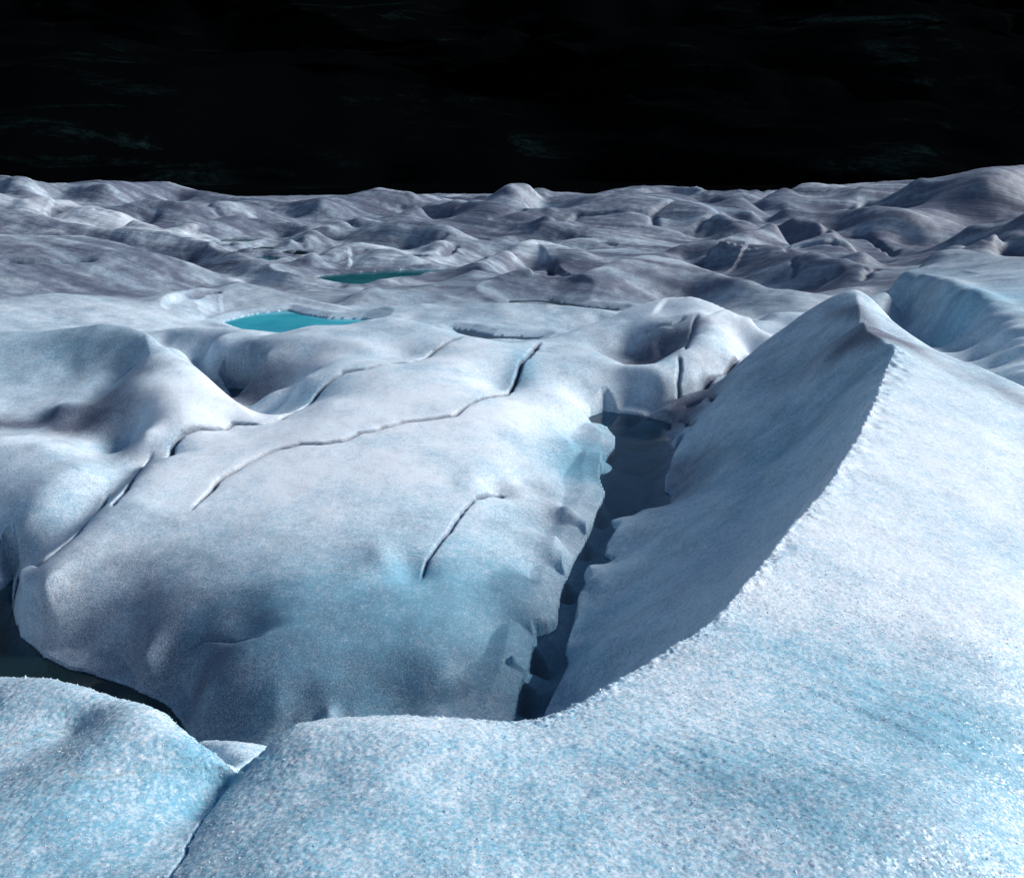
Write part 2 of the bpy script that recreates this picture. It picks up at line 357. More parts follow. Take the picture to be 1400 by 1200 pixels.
def cubw(x, xs):
    """sparse cubic interpolation from regular xs to x: indices (n,4), weights (n,4)"""
    t = (x - xs[0]) / (xs[1] - xs[0])
    i = np.clip(np.floor(t).astype(int), 0, len(xs) - 2)
    f = t - i
    w = np.stack([((-0.5 * f + 1) * f - 0.5) * f, (1.5 * f - 2.5) * f * f + 1, ((-1.5 * f + 2) * f + 0.5) * f, (0.5 * f - 0.5) * f * f], 1)
    idx = np.clip(i[:, None] + np.arange(-1, 3)[None], 0, len(xs) - 1)
    return idx, w


def resample(G, q, th):
    iq, wq = cubw(q, cq)
    it, wt = cubw(th, cth)
    T = sum(G[iq[:, k]] * wq[:, k:k + 1] for k in range(4))
    return sum(T[:, it[:, k]] * wt[:, k][None] for k in range(4))


def sample(G, th, q):
    a = np.clip((th - TH0) / (cth[1] - cth[0]), 0, len(cth) - 1.001)
    b = np.clip((q - Q0) / (cq[1] - cq[0]), 0, len(cq) - 1.001)
    i, j = a.astype(int), b.astype(int)
    fa, fb = a - i, b - j
    return (G[j, i] * (1 - fa) + G[j, i + 1] * fa) * (1 - fb) + (G[j + 1, i] * (1 - fa) + G[j + 1, i + 1] * fa) * fb


QS = np.linspace(math.log(1.0), math.log(150), 2400)


def hit(u, v):
    """first point of the ice on a sight line -> bearing, ln range"""
    th, td = ray(u, v)
    hh = sample(HC, np.full(len(QS), float(th)), QS)
    above = hh >= -np.exp(QS) * td
    k = int(np.argmax(above)) if above.any() else len(QS) - 1
    return float(th), float(QS[k])


# ------------------------------------------------------------------ noise
def _hash(ix, iy, seed):
    h = (ix.astype(np.int64) * 374761393 + iy.astype(np.int64) * 668265263 + seed * 2147483647) & 0xffffffff
    h = ((h ^ (h >> 13)) * 1274126177) & 0xffffffff
    h = (h ^ (h >> 16)) & 0xffffff
    return h.astype(np.float32) / np.float32(0xffffff)


def vnoise(x, y, seed=0):
    ix, iy = np.floor(x), np.floor(y)
    fx, fy = (x - ix).astype(np.float32), (y - iy).astype(np.float32)
    ix, iy = ix.astype(np.int64), iy.astype(np.int64)
    fx = fx * fx * fx * (fx * (fx * 6 - 15) + 10)
    fy = fy * fy * fy * (fy * (fy * 6 - 15) + 10)
    a, b = _hash(ix, iy, seed), _hash(ix + 1, iy, seed)
    c, d = _hash(ix, iy + 1, seed), _hash(ix + 1, iy + 1, seed)
    return ((a + (b - a) * fx) * (1 - fy) + (c + (d - c) * fx) * fy) * 2 - 1


def fbm(x, y, seed, octs, gain=0.5):
    s, a = 0, 1.0
    ca, sa = math.cos(0.6), math.sin(0.6)
    for o in range(octs):
        s = s + a * vnoise(x, y, seed + o * 17)
        x, y = (x * ca - y * sa) * 2.03 + 11.3, (x * sa + y * ca) * 2.03 - 7.7
        a *= gain
    return s


def sstep(a, b, x):
    t = np.clip((x - a) / (b - a), 0, 1)
    return t * t * (3 - 2 * t)


# ------------------------------------------------------------------ fine grid (bearing x ln range)
def pieces(specs):
    xs = [specs[0][0]]
    for a, b, st in specs:
        k = max(1, int(round((b - a) / st)))
        xs.extend(list(a + (b - a) * (np.arange(k) + 1) / k))
    return np.array(xs)


FT = pieces([(-1.3, -0.78, 0.02), (-0.78, -0.66, 0.006), (-0.66, 0.66, 0.0019), (0.66, 0.78, 0.006), (0.78, 1.3, 0.02)])
FQ = pieces([(math.log(0.65), math.log(1.5), 0.012), (math.log(1.5), math.log(9.5), 0.0024), (math.log(9.5), math.log(17), 0.0025), (math.log(17), math.log(30), 0.0034), (math.log(30), math.log(90), 0.0042), (math.log(90), math.log(105), 0.0055), (math.log(105), math.log(156), 0.02)])
print('grid', len(FT), len(FQ), len(FT) * len(FQ))
H = resample(HC, FQ, FT).astype(np.float32)
for j_ in np.where(np.abs(FT) > 0.79)[0]:
    g = np.c_[np.full(len(FQ), FT[j_]), FQ]
    H[:, j_] = kern(g, p32) @ w32 + (PC[0] + PC[1] * FT[j_] + PC[2] * FQ)
TT, QQ = np.meshgrid(FT, FQ)
TT = TT.astype(np.float32); QQ = QQ.astype(np.float32)
R = np.exp(QQ)
X = R * np.sin(TT)
Y = R * np.cos(TT)


def inside(poly, x, y):
    c = np.zeros(x.shape, bool)
    for (x0, y0), (x1, y1) in zip(poly, poly[1:] + poly[:1]):
        if y0 == y1:
            continue
        k = ((y0 > y) != (y1 > y)) & (x < (x1 - x0) * (y - y0) / (y1 - y0) + x0)
        c ^= k
    return c


def window(line, reach_m):
    """grid window round a polyline given in (bearing, ln range)"""
    L = np.array(line)
    m = reach_m / math.exp(L[:, 1].min())
    a = np.searchsorted(FT, L[:, 0].min() - m); b = np.searchsorted(FT, L[:, 0].max() + m)
    c = np.searchsorted(FQ, L[:, 1].min() - m); d = np.searchsorted(FQ, L[:, 1].max() + m)
    return slice(max(c, 0), d + 1), slice(max(a, 0), b + 1)


def dist_line(line, win):
    """metres to the polyline, side (+ = beyond / left), parameter 0..1"""
    x, y = X[win], Y[win]
    L = [(math.exp(q) * math.sin(t), math.exp(q) * math.cos(t)) for t, q in line]
    best = np.full(x.shape, 1e9, np.float32); side = np.zeros_like(best); par = np.zeros_like(best)
    seg = [math.hypot(b[0] - a[0], b[1] - a[1]) for a, b in zip(L[:-1], L[1:])]
    tot = sum(seg) + 1e-9
    acc = 0
    for (a, b, l) in zip(L[:-1], L[1:], seg):
        if l < 1e-6:
            continue
        dx, dy = (b[0] - a[0]) / l, (b[1] - a[1]) / l
        t = np.clip((x - a[0]) * dx + (y - a[1]) * dy, 0, l)
        ex, ey = x - a[0] - t * dx, y - a[1] - t * dy
        d = np.hypot(ex, ey)
        m = d < best
        best[m] = d[m]
        side[m] = (dx * ey - dy * ex)[m]
        par[m] = ((acc + t) / tot)[m]
        acc += l
    return best, np.sign(side), par


def lift(poly):
    return [hit(u, v) for (u, v) in poly]


def wob(line, amp, seed):
    """subdivide a lifted line and shake it sideways by amp metres"""
    rs = np.random.RandomState(seed)
    out = [line[0]]
    for a, b in zip(line[:-1], line[1:]):
        r = math.exp((a[1] + b[1]) / 2)
        L = math.hypot(b[0] - a[0], b[1] - a[1]) * r
        k = int(min(10, max(2, L / (amp * 6))))
        for i in range(1, k + 1):
            t = i / k
            j = amp / r if i < k else 0
            out.append((a[0] + (b[0] - a[0]) * t + rs.uniform(-j, j), a[1] + (b[1] - a[1]) * t + rs.uniform(-j, j)))
    return out


# the great slab is melted smooth: even out the survey there
sl_ = lift([(60,800),(150,722),(260,662),(420,612),(620,578),(760,562),(785,640),(768,735),(742,800),(722,880),(695,958),(500,962),(300,958),(180,930),(90,880)])
win = window(sl_ + sl_[:1], 0.3)
d, side, par = dist_line(sl_ + sl_[:1], win)
ins = inside([(math.exp(q) * math.sin(t), math.exp(q) * math.cos(t)) for t, q in sl_], X[win], Y[win])
m_ = sstep(0.0, 0.45, np.where(ins, d, 0))
for _ in range(140):
    hw = H[win]
    b = np.pad(hw, 3, mode='edge')
    H[win] = hw * (1 - m_) + m_ * (b[:-6, 3:-3] + b[6:, 3:-3] + b[3:-3, :-6] + b[3:-3, 6:] + 2 * hw) / 6

# cracks: pixels, width m, depth m, swelling of far side m, swelling of near side m
CRACKS = [
 ([(228,626),(236,612),(250,592),(275,584),(308,585),(318,577),(355,578)], 0.03, 0.16, 0.03, 0.0),
 ([(355,578),(385,570),(420,552),(435,535),(450,520),(470,508),(500,504),(528,497)], 0.03, 0.18, 0.05, 0.0),
 ([(528,497),(560,495),(575,491),(590,478),(610,468),(632,460)], 0.025, 0.12, 0.02, 0.0),
 ([(262,700),(285,675),(305,653),(340,632),(375,616),(410,607),(440,605),(470,600),(490,590),(515,585),(550,575),(620,566),(640,552)], 0.028, 0.15, 0.03, 0.0),
 ([(640,552),(665,541),(690,538),(703,522),(712,500),(725,485),(738,468)], 0.025, 0.13, 0.03, 0.0),
 ([(575,782),(583,765),(600,742),(612,728),(622,712),(637,692),(650,680)], 0.015, 0.06, 0.0, 0.0),
 ([(650,680),(668,670),(690,664)], 0.05, 0.12, 0.02, 0.0),
 ([(0,802),(25,778),(55,766),(100,731),(140,692),(147,678)], 0.04, 0.25, 0.0, 0.0),
 ([(155,690),(175,665),(190,645),(207,624)], 0.035, 0.16, 0.04, 0.0),
 ([(928,488),(930,503),(927,520),(929,545)], 0.015, 0.08, 0.0, 0.0),
 ([(932,556),(958,546),(985,530),(1010,512)], 0.07, 0.16, 0.0, 0.0),
 ([(932,572),(950,568),(968,556)], 0.06, 0.14, 0.0, 0.0),
 ([(935,532),(960,522),(990,505),(1020,488)], 0.06, 0.13, 0.0, 0.0),
 ([(938,430),(920,440),(895,446),(880,450)], 0.05, 0.05, 0.0, 0.0),
 ([(955,425),(948,440),(945,460),(936,480)], 0.03, 0.06, 0.0, 0.0),
 ([(245,880),(280,868),(320,862),(360,858)], 0.02, 0.05, 0.0, 0.0),
 ([(0,352),(30,354),(70,354),(110,349),(135,348)], 0.10, 0.22, 0.05, 0.0),
 ([(755,300),(790,292),(830,290),(870,286),(890,284),(930,272)], 0.12, 0.35, 0.0, 0.0),
 ([(893,286),(897,300)], 0.10, 0.3, 0.0, 0.0),
 ([(248,350),(262,344),(278,338)], 0.22, 0.45, 0.0, 0.0),
 ([(1225,345),(1212,331),(1190,319),(1165,316)], 0.10, 0.35, 0.0, 0.0),
 ([(322,1062),(300,1088),(283,1112),(262,1145),(240,1185),(225,1215)], 0.008, 0.03, 0.0, 0.0),
 ([(605,345),(618,335),(622,328)], 0.1, 0.3, 0.05, 0.0),
 ([(753,370),(755,358)], 0.12, 0.35, 0.0, 0.0),
 ([(255,405),(275,398),(300,392)], 0.1, 0.2, 0.0, 0.0),
 ([(668,300),(690,291),(720,285)], 0.12, 0.3, 0.0, 0.0),
 ([(1185,268),(1180,275),(1190,282)], 0.15, 0.4, 0.0, 0.0),
]
rs_ = np.random.RandomState(17)
for _ in range(48):          # short melt clefts scattered over the farther ice
    u0, v0 = rs_.uniform(20, 1380), 255 + 140 * rs_.rand() ** 0.8
    t0_, q0_ = hit(u0, v0)
    r0_ = math.exp(q0_)
    if r0_ < 25 or r0_ > 85 or (u0 < 380 and v0 > 315):
        continue
    a0 = math.radians(rs_.choice([-30, -30, -20, 50, 70]) + rs_.uniform(-14, 14)); ln0 = rs_.uniform(0.6, 2.8) * (r0_ / 40) ** 0.5
    pts0 = []
    for k_ in range(5):
        x0_ = r0_ * math.sin(t0_) + math.cos(a0) * ln0 * (k_ / 4 - 0.5) + rs_.normal(0, 0.06); y0_ = r0_ * math.cos(t0_) + math.sin(a0) * ln0 * (k_ / 4 - 0.5) + rs_.normal(0, 0.06)
        pts0.append((math.atan2(x0_, y0_), 0.5 * math.log(x0_ ** 2 + y0_ ** 2)))
    CRACKS.append((pts0, rs_.uniform(0.05, 0.16), rs_.uniform(0.10, 0.26), 0.0, 0.0))
crack_mask = np.zeros_like(H)
for ci, (px, w, dep, sf, sn) in enumerate(CRACKS):
    line = wob(lift(px) if px[0][0] > 3 or px[0][1] > 10 else px, w * 0.6, 40 + ci)
    win = window(line, w * 22)
    d, side, par = dist_line(line, win)
    rr = R[win]
    cell = rr * 0.0022
    wd = np.maximum(w * 0.5, cell * np.where(rr < 17, 0.85, 1.8))
    ends = sstep(0, 0.12, par) * sstep(0, 0.12, 1 - par)
    ends = 0.1 + 0.9 * ends
    H[win] -= ends * dep * (0.85 * np.exp(-(d / wd) ** 2) + 0.15 * np.exp(-d / (w * 2.5)))
    sw = sstep(0, 0.25, par) * sstep(0, 0.25, 1 - par) * 0.25
    H[win] += sw * np.where(side > 0, sf, sn) * np.exp(-(d / (w * 9)) ** 1.5) * (1 - np.exp(-(d / (w * 2.2)) ** 2))
    crack_mask[win] = np.maximum(crack_mask[win], min(1.0, 0.25 + dep / 0.16) * ends ** 0.5 * np.exp(-(d / (wd * 1.7)) ** 2))

# sharp crest lines: the ice falls away from them on both sides (pixels, drop m, width m, reach m)
def surf_line(px):
    return [tuple(float(k) for k in place(u, v, h)) for (u, v, h) in px]


fr = [(u, v, ht) for (u, v, ht, hb) in EDGES['fore_right']]
CRESTS = [
 (surf_line(fr[19:] + [(1222,474,-2.14),(1205,462,-2.17),(1190,455,-2.19),(1180,440,-2.2),(1174,420,-2.2),(1170,397,-2.2)]), 0.20, 0.40, 1.5),
 (surf_line([(u, v, h) for (u, v, h, b) in EDGES['mound_left'][4:]]), 0.06, 0.3, 1.0),
 (surf_line([(910,406,-3.2),(945,405,-3.14),(965,410,-3.18),(1000,425,-3.32)]), 0.08, 0.3, 1.0),
 (surf_line([(203,482,-3.12),(200,455,-3.06)]), 0.08, 0.3, 1.0),
]
for name in ('long_ridge','left_slope','left_white','left_ribbon','mound_a','mound_b','mound_c','mound_e','mound_f','big_back','dark_ridge','dark_front','right_block','right_pale','pond_back','pond_front','far_right','low_band','far_mid','left_corner','right_ledge'):
    CRESTS.append((surf_line([(u, v, h) for (u, v, h, b) in EDGES[name]]), *((0.12, 0.6, 2.4) if name in ('pond_back', 'pond_front', 'low_band', 'right_block') else (0.17, 1.0, 5.0))))
CRESTS.append((surf_line(SKYLINE[2:-1]), 0.25, 1.2, 5.0))
for li, (line, drop_, w, reach) in enumerate(CRESTS):
    win = window(line, reach)
    d, side, par = dist_line(line, win)
    k_e = 0.2 if math.exp(line[0][1]) > 20 else 0.08
    e = sstep(0, k_e, par) * sstep(0, k_e, 1 - par)
    H[win] += drop_ * e * (np.exp(-d / w) - 1) * (1 - sstep(reach * 0.45, reach, d))




# the sunlit side falls (or, near the foreground, rises) evenly from the knife edge
def smooth_line(px, n=3):
    L = [tuple(p) for p in px]
    for _ in range(n):
        M_ = [L[0]]
        for a, b in zip(L[:-1], L[1:]):
            M_.append(tuple(a[k] * .75 + b[k] * .25 for k in range(len(a)))); M_.append(tuple(a[k] * .25 + b[k] * .75 for k in range(len(a))))
        L = M_ + [L[-1]]
    return L


TILT_U = ([600, 740, 850, 960, 1080, 1130, 1165, 1222], [-10, -10, -6, 1, 8, 11, 13, 13])
cr_px = smooth_line([(p[0], p[1], p[2], float(np.interp(p[0], *TILT_U))) for p in fr[7:]] + [(1222, 474, -2.14, 13.0)], 2)
cr_ln = surf_line([p[:3] for p in cr_px])
win = window(cr_ln, 1.9)
d, side, par = dist_line(cr_ln, win)
xy_ = [(math.exp(q) * math.sin(t), math.exp(q) * math.cos(t)) for t, q in cr_ln]
cum = np.r_[0, np.cumsum([math.hypot(b[0] - a[0], b[1] - a[1]) for a, b in zip(xy_[:-1], xy_[1:])])]
cum /= cum[-1]
hc = np.interp(par, cum, [p[2] for p in cr_px]); tl = np.interp(par, cum, [p[3] for p in cr_px])
wgt = (1 - sstep(0.8, 1.8, d)) * (side < 0) * sstep(0, 0.06, par) * sstep(0, 0.03, 1 - par)
H[win] = H[win] * (1 - wgt) + wgt * (hc - np.tan(np.radians(tl)) * d)

# water bodies: name, outline in the picture, level, bed depth, material key, label
WATERS = [
 ('stream_water', [(695,1010),(702,987),(713,947),(727,920),(735,870),(752,866),(763,860),(767,822),(778,783),(783,768),(797,747),(807,723),(817,697),(828,677),(818,655),(824,634),(840,614),(841,599),(830,589),(807,582),(799,574),(807,568),(827,562),(857,566),(882,570),(907,575),(919,580),(917,589),(908,597),(913,606),(921,615),(932,603),(930,610),(920,625),(918,638),(910,653),(908,670),(919,678),(916,695),(885,698),(870,706),(848,710),(835,714),(843,727),(830,747),(827,760),(842,769),(820,778),(800,787),(804,803),(793,814),(788,850),(773,890),(779,910),(757,947),(744,977),(738,1010)], -4.36, 0.34, 'stream'),
 ('crevasse_water', [(-120,700),(-30,800),(0,806),(20,786),(20,830),(30,868),(60,898),(100,915),(150,932),(200,948),(235,968),(262,1000),(285,1040),(200,1120),(-120,1120)], -4.72, 0.6, 'dark'),
 ('turquoise_pool', [(306,441),(319,437),(334,433),(355,429),(394,425),(415,431),(448,436),(495,437),(510,440),(470,447),(420,455),(380,460),(340,453)], -4.46, 0.6, 'turquoise'),
 ('dark_pool', [(425,381),(445,377),(475,374),(520,371),(570,369),(612,368),(618,370),(585,373),(562,379),(530,383),(505,388),(487,391),(465,388),(448,385)], -4.92, 0.35, 'teal'),
 ('small_pond', [(345,341),(358,338),(372,339),(368,344),(352,345)], -5.0, 0.4, 'dark'),
 ('small_pond', [(382,345),(398,342),(421,345),(412,351),(392,350)], -5.0, 0.4, 'dark'),
 ('small_pond', [(298,328),(320,326),(352,328),(340,332),(312,333)], -5.05, 0.4, 'dark'),
 ('small_pond', [(292,336),(314,334),(318,336),(296,338)], -5.0, 0.4, 'dark'),
 ('small_pond', [(338,352),(360,351),(384,355),(370,358),(345,356)], -4.95, 0.3, 'teal'),
 ('bright_channel', [(618,450),(640,452),(675,459),(700,460),(742,461),(730,468),(700,466),(665,466),(630,459)], -4.47, 0.3, 'stream'),
 ('melt_channel', [(695,411),(750,411),(800,419),(850,423),(840,427),(790,424),(745,415),(697,415)], -4.62, 0.3, 'dark'),
 ('hollow_water', [(310,530),(335,532),(350,543),(350,552),(322,552)], -4.62, 0.15, 'dark'),
]
bed_mask = np.zeros_like(H)
turq_mask = np.zeros_like(H)
OUTLINES = []
for wi, (nm_, px, lev, dep, kind_) in enumerate(WATERS):
    loop = [tuple(float(k) for k in place(u, v, lev)) for (u, v) in px]
    xy = [(math.exp(q) * math.sin(t), math.exp(q) * math.cos(t)) for t, q in loop]
    OUTLINES.append(xy)
    win = window(loop + loop[:1], 3.0)
    d, side, par = dist_line(loop + loop[:1], win)
    ins = inside(xy, X[win], Y[win])
    rr = R[win]
    s_ = np.where(ins, d, -d) + 0.012 * np.minimum(rr, 14) ** 0.5 * (rr < 17) * vnoise(X[win] / (0.02 * rr), Y[win] / (0.02 * rr), 90 + wi)
    cellm = np.maximum(0.03, rr * 0.003)
    h0 = H[win]
    bed = lev - dep * sstep(0, 6.5 * cellm + 0.12, s_) * (0.55 + 0.45 * vnoise(X[win] / 0.6, Y[win] / 0.35, 95)) - 0.02
    shore = lev + np.minimum(0.03 + 0.35 * (-s_), 0.10 + 0.05 * -s_)
    blend = 1 - sstep(0.25, 1.0, -s_)
    hn = np.where(s_ > 0, np.minimum(h0, bed), np.where(-s_ < 1.0, np.maximum(h0, shore * blend + h0 * (1 - blend)), h0))
    # bank drops steeply to the water
    hn = np.where((s_ <= 0) & (-s_ < 3 * cellm) & (rr < 17), np.minimum(hn, lev + 0.03 + (-s_) * 2.2), hn)
    if math.exp(loop[0][1]) > 17 or kind_ == 'turquoise':
        hn = np.where(s_ <= 0, np.minimum(hn, lev + 0.02 + np.maximum(0, -s_) * 0.33 + 4 * sstep(1.2, 2.6, -s_)), hn)
    H[win] = hn
    bed_mask[win] = np.maximum(bed_mask[win], sstep(-cellm, cellm * 2, s_))
    if kind_ == 'turquoise':
        turq_mask[win] = np.maximum(turq_mask[win], sstep(-0.5, 0.5, s_))

# hollows and swells: (u, v, rx px-ish metres across, along range m, height m, rotation)
BUMPS = [
 (818,645,0.40,0.30,0.13,0),(848,604,0.35,0.22,0.13,0),(838,662,0.25,0.3,0.08,0),(860,640,0.2,0.15,0.10,0),
 (330,838,0.26,0.24,-0.07,0),(345,852,0.22,0.08,-0.06,0),
 (237,888,0.10,0.10,-0.05,0),(300,835,0.10,0.25,0.008,0.3),
 (560,775,0.22,0.22,-0.11,0),(527,765,0.14,0.3,0.045,0.4),
 (682,662,0.2,0.2,-0.10,0),(652,655,0.2,0.5,0.04,0),
 (735,665,0.25,0.9,-0.05,0.2),
 (700,870,0.22,0.8,0.05,0),
 (165,605,0.25,0.3,-0.14,0),
 (890,478,0.22,0.3,0.10,0),(870,470,0.5,0.4,-0.06,0),(905,470,0.15,0.3,-0.10,0.5),
 (960,520,1.0,0.12,-0.12,0.5),(975,540,1.0,0.12,-0.12,0.5),(955,555,0.7,0.12,-0.14,0.4),(990,500,0.9,0.15,-0.10,0.4),(965,517,0.15,0.2,-0.15,0),
 (680,520,0.35,0.5,-0.10,0),(660,500,0.9,0.5,0.07,0.4),
 (500,480,0.9,0.4,-0.10,-0.5),(555,478,0.7,0.35,-0.09,-0.4),(470,470,0.9,0.3,0.07,-0.5),
 (375,556,0.35,0.3,0.24,0.0),
 (1120,315,1.5,1.5,-0.1,0),(1130,377,0.5,0.4,-0.2,0),(1265,318,1.8,2.0,-0.7,0),(1240,300,0.8,0.8,-0.5,0),(1355,270,2.0,3.0,-0.6,0),
 (805,305,1.6,0.7,-0.35,0),(925,294,1.6,0.8,-0.45,0.3),(895,285,1.0,1.0,-0.3,0),(760,325,1.6,0.5,-0.3,0),(820,335,1.4,0.5,-0.3,0),
 (935,445,0.5,0.25,-0.08,0.4),
 (30,255,3.0,2.0,-0.7,0),(240,264,1.2,1.0,-0.6,0),(300,292,3.5,1.2,-0.4,0.3),
]
for (u, v, sx, sy, hh, rot) in BUMPS:
    t0, q0 = hit(u, v)
    win = window([(t0, q0)], 3.2 * max(sx, sy))
    x0, y0 = math.exp(q0) * math.sin(t0), math.exp(q0) * math.cos(t0)
    dx, dy = X[win] - x0, Y[win] - y0
    c_, s_ = math.cos(rot), math.sin(rot)
    a, b = dx * c_ + dy * s_, -dx * s_ + dy * c_
    H[win] += hh * np.exp(-(a / sx) ** 2 - (b / sy) ** 2)

# weathering relief: rolling melt forms, flow-stretched foliation, crystals close by
calm = 1 - 0.75 * sstep(-4.15, -4.35, H) * sstep(4, 5, R) * (R < 16)
far = sstep(14, 40, R)
st_x, st_y = X * 0.87 - Y * 0.5, X * 0.5 + Y * 0.87      # along / across the ice foliation
H += calm * (0.014 + 0.035 * far) * fbm(X / 1.6, Y / 1.6, 3, 3) * sstep(2.8, 7, R)
H += calm * (0.003 + 0.05 * far) * fbm(st_x / 5.5, st_y / 0.8, 9, 3) * sstep(3, 7, R)
H += calm * 0.0028 * fbm(X / 0.28, Y / 0.28, 5, 3, 0.55) * sstep(2.2, 4, R) * (1 + 2 * far)
near = 1 - sstep(3.2, 8.0, R)
n1 = fbm(X / 0.35, Y / 0.35, 21, 3)
H += near * 0.006 * n1
n2 = vnoise(X / 0.030, Y / 0.030, 31)
n3 = vnoise(X / 0.014, Y / 0.014, 37)
n4 = vnoise(X / 0.0095 + n2 * 0.5, Y / 0.0095, 41)
H += near * (0.0008 * n2 + 0.0010 * n3 + 0.0008 * n4)
# a fringe of coarse crystals stands up along the near crests
for nm_ in ('fore_left', 'fore_left_b', 'fore_right'):
    ln_ = surf_line([(u, v, h) for (u, v, h, b) in EDGES[nm_]])
    win = window(ln_, 0.5)
    d, side, par = dist_line(ln_, win)
    H[win] += near[win] * np.exp(-(d / 0.05) ** 2) * (0.004 * n2[win] + 0.0035 * n3[win] + 0.002 * n4[win])

win = window(cr_ln, 0.5)
d, side, par = dist_line(cr_ln, win)
rr = R[win]
H[win] += np.exp(-(d / (0.02 * rr)) ** 2) * rr * (0.0022 * vnoise(X[win] / 0.07, Y[win] / 0.07, 811) + 0.0016 * vnoise(X[win] / 0.19, Y[win] / 0.19, 813))

# ------------------------------------------------------------------ what the ice is like, place by place
def blob(u, v, sx, sy, rot=0.0, grow=1.0):
    t0, q0 = hit(u, v)
    x0, y0 = math.exp(q0) * math.sin(t0), math.exp(q0) * math.cos(t0)
    out = np.zeros_like(H)
    win = window([(t0, q0)], 3.0 * max(sx, sy))
    dx, dy = X[win] - x0, Y[win] - y0
    c_, s_ = math.cos(rot), math.sin(rot)
    a, b = dx * c_ + dy * s_, -dx * s_ + dy * c_
    k = wobble[win] * 0.5
    out[win] = np.exp(-(((a / sx) ** 2 + (b / sy) ** 2) * (1 + k)) ** 1.0)
    return out


wobble = fbm(X / 0.5, Y / 0.5, 61, 4)
big = fbm(X / 6, Y / 6, 71, 3)
streak = fbm(st_x / 3.5, st_y / 0.18, 77, 4, 0.6)
streak_far = fbm(st_x / 14, st_y / 0.8, 79, 4, 0.6)
dirt_shade = 0.10 + 0.09 * wobble + 0.03 * streak
dirt_shade += sstep(17, 30, R) * (0.66 + 0.14 * big + 0.20 * streak_far)
dirt_shade += sstep(35, 60, R) * 0.10
blue = 0.38 + 0.20 * (1 - sstep(2.0, 4.5, R)) + 0.10 * wobble + 0.10 * big + 0.03 * streak
# dirty patches; also shade painted into streak, hollow, bowl, folds and ridge's dark face
for (u, v, sx, sy, rot, a) in [
    (60,578,1.8,0.28,0.0,0.95),(130,590,0.7,0.25,0.0,0.5),(165,530,0.9,0.30,0.6,0.6),(190,610,0.5,0.35,0,0.5),(20,760,0.6,0.6,0,0.4),(200,640,0.3,0.9,-0.6,0.35),
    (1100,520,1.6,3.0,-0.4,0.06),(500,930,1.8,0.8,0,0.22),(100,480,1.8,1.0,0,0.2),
    (120,850,1.6,1.2,0,0.34),(230,940,1.2,0.9,0,0.40),(330,980,1.0,0.6,0,0.3),
    (335,540,1.1,0.6,0,0.85),(310,515,0.9,0.5,0,0.6),(375,540,0.6,0.4,0,0.4),
    (745,680,0.3,0.9,0.1,0.4),(690,660,0.2,0.2,0,0.5),(720,820,0.3,0.6,0,0.35),(640,960,0.5,0.4,0,0.25),
    (880,492,1.1,0.6,0,0.75),(925,460,1.1,0.28,0.5,0.6),(960,540,1.2,0.5,0.6,0.6),(930,570,0.7,0.4,0.4,0.6),(940,640,0.3,0.8,0.2,0.55),(925,680,0.25,0.5,0,0.5),
    (1172,425,0.12,0.9,0,0.75),(1190,455,0.2,0.5,0.5,0.6),(1300,490,2.6,0.36,-1.26,0.5),(1215,445,0.8,0.25,-0.8,0.3),
    (1180,345,2.0,1.2,0,0.5),(1080,320,3.5,2.5,0,0.45),(1000,345,4,2,0,0.3),(1100,360,4,2,0,0.2),(850,385,5,1.5,0,0.25),(1330,270,9,9,0,0.25),(1250,262,8,6,0,0.2)]:
    dirt_shade += a * blob(u, v, sx, sy, rot)
# bare blue ice; shade on ridge face, slab front, left mound painted bluer too
for (u, v, sx, sy, rot, a) in [
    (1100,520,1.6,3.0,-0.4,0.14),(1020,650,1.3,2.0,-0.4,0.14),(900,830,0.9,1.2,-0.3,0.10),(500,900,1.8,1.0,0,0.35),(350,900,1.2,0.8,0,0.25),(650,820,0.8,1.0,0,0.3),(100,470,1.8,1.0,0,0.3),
    (330,845,0.35,0.25,0,0.6),(560,778,0.25,0.18,0,0.45),(265,850,0.2,0.2,0,0.3),(450,800,1.6,0.8,0,0.18),(168,612,0.3,0.25,0,0.6),(80,560,0.3,0.3,0,0.45),(60,690,0.5,0.6,0,0.3),
    (800,620,0.6,0.8,0,0.6),(790,655,0.5,0.4,0,0.5),(830,600,0.4,0.4,0,0.4),(700,900,0.2,0.9,0,0.45),(715,500,0.3,0.9,0,0.6),(240,600,0.15,0.35,0,0.5),(430,540,0.4,0.3,0.5,0.5),
    (1300,440,2.2,1.5,-0.5,0.55),(290,1080,0.12,0.12,0,0.6),(1240,395,1,1,0,0.4),(985,290,3,3,0,0.3),(1045,285,2.0,2,0,0.6),(1190,335,2.0,1.2,0,0.4),(320,512,0.7,0.5,0,0.3),
    (100,1150,0.3,0.3,0,0.25),(1350,1080,0.7,0.5,-0.6,0.3),(1250,980,0.7,0.3,-0.6,0.2),(1380,780,1.0,0.5,-0.6,0.2),(560,1150,0.35,0.2,0,0.2),(1050,1080,0.5,0.2,-0.4,0.2)]:
    blue += a * blob(u, v, sx, sy, rot)
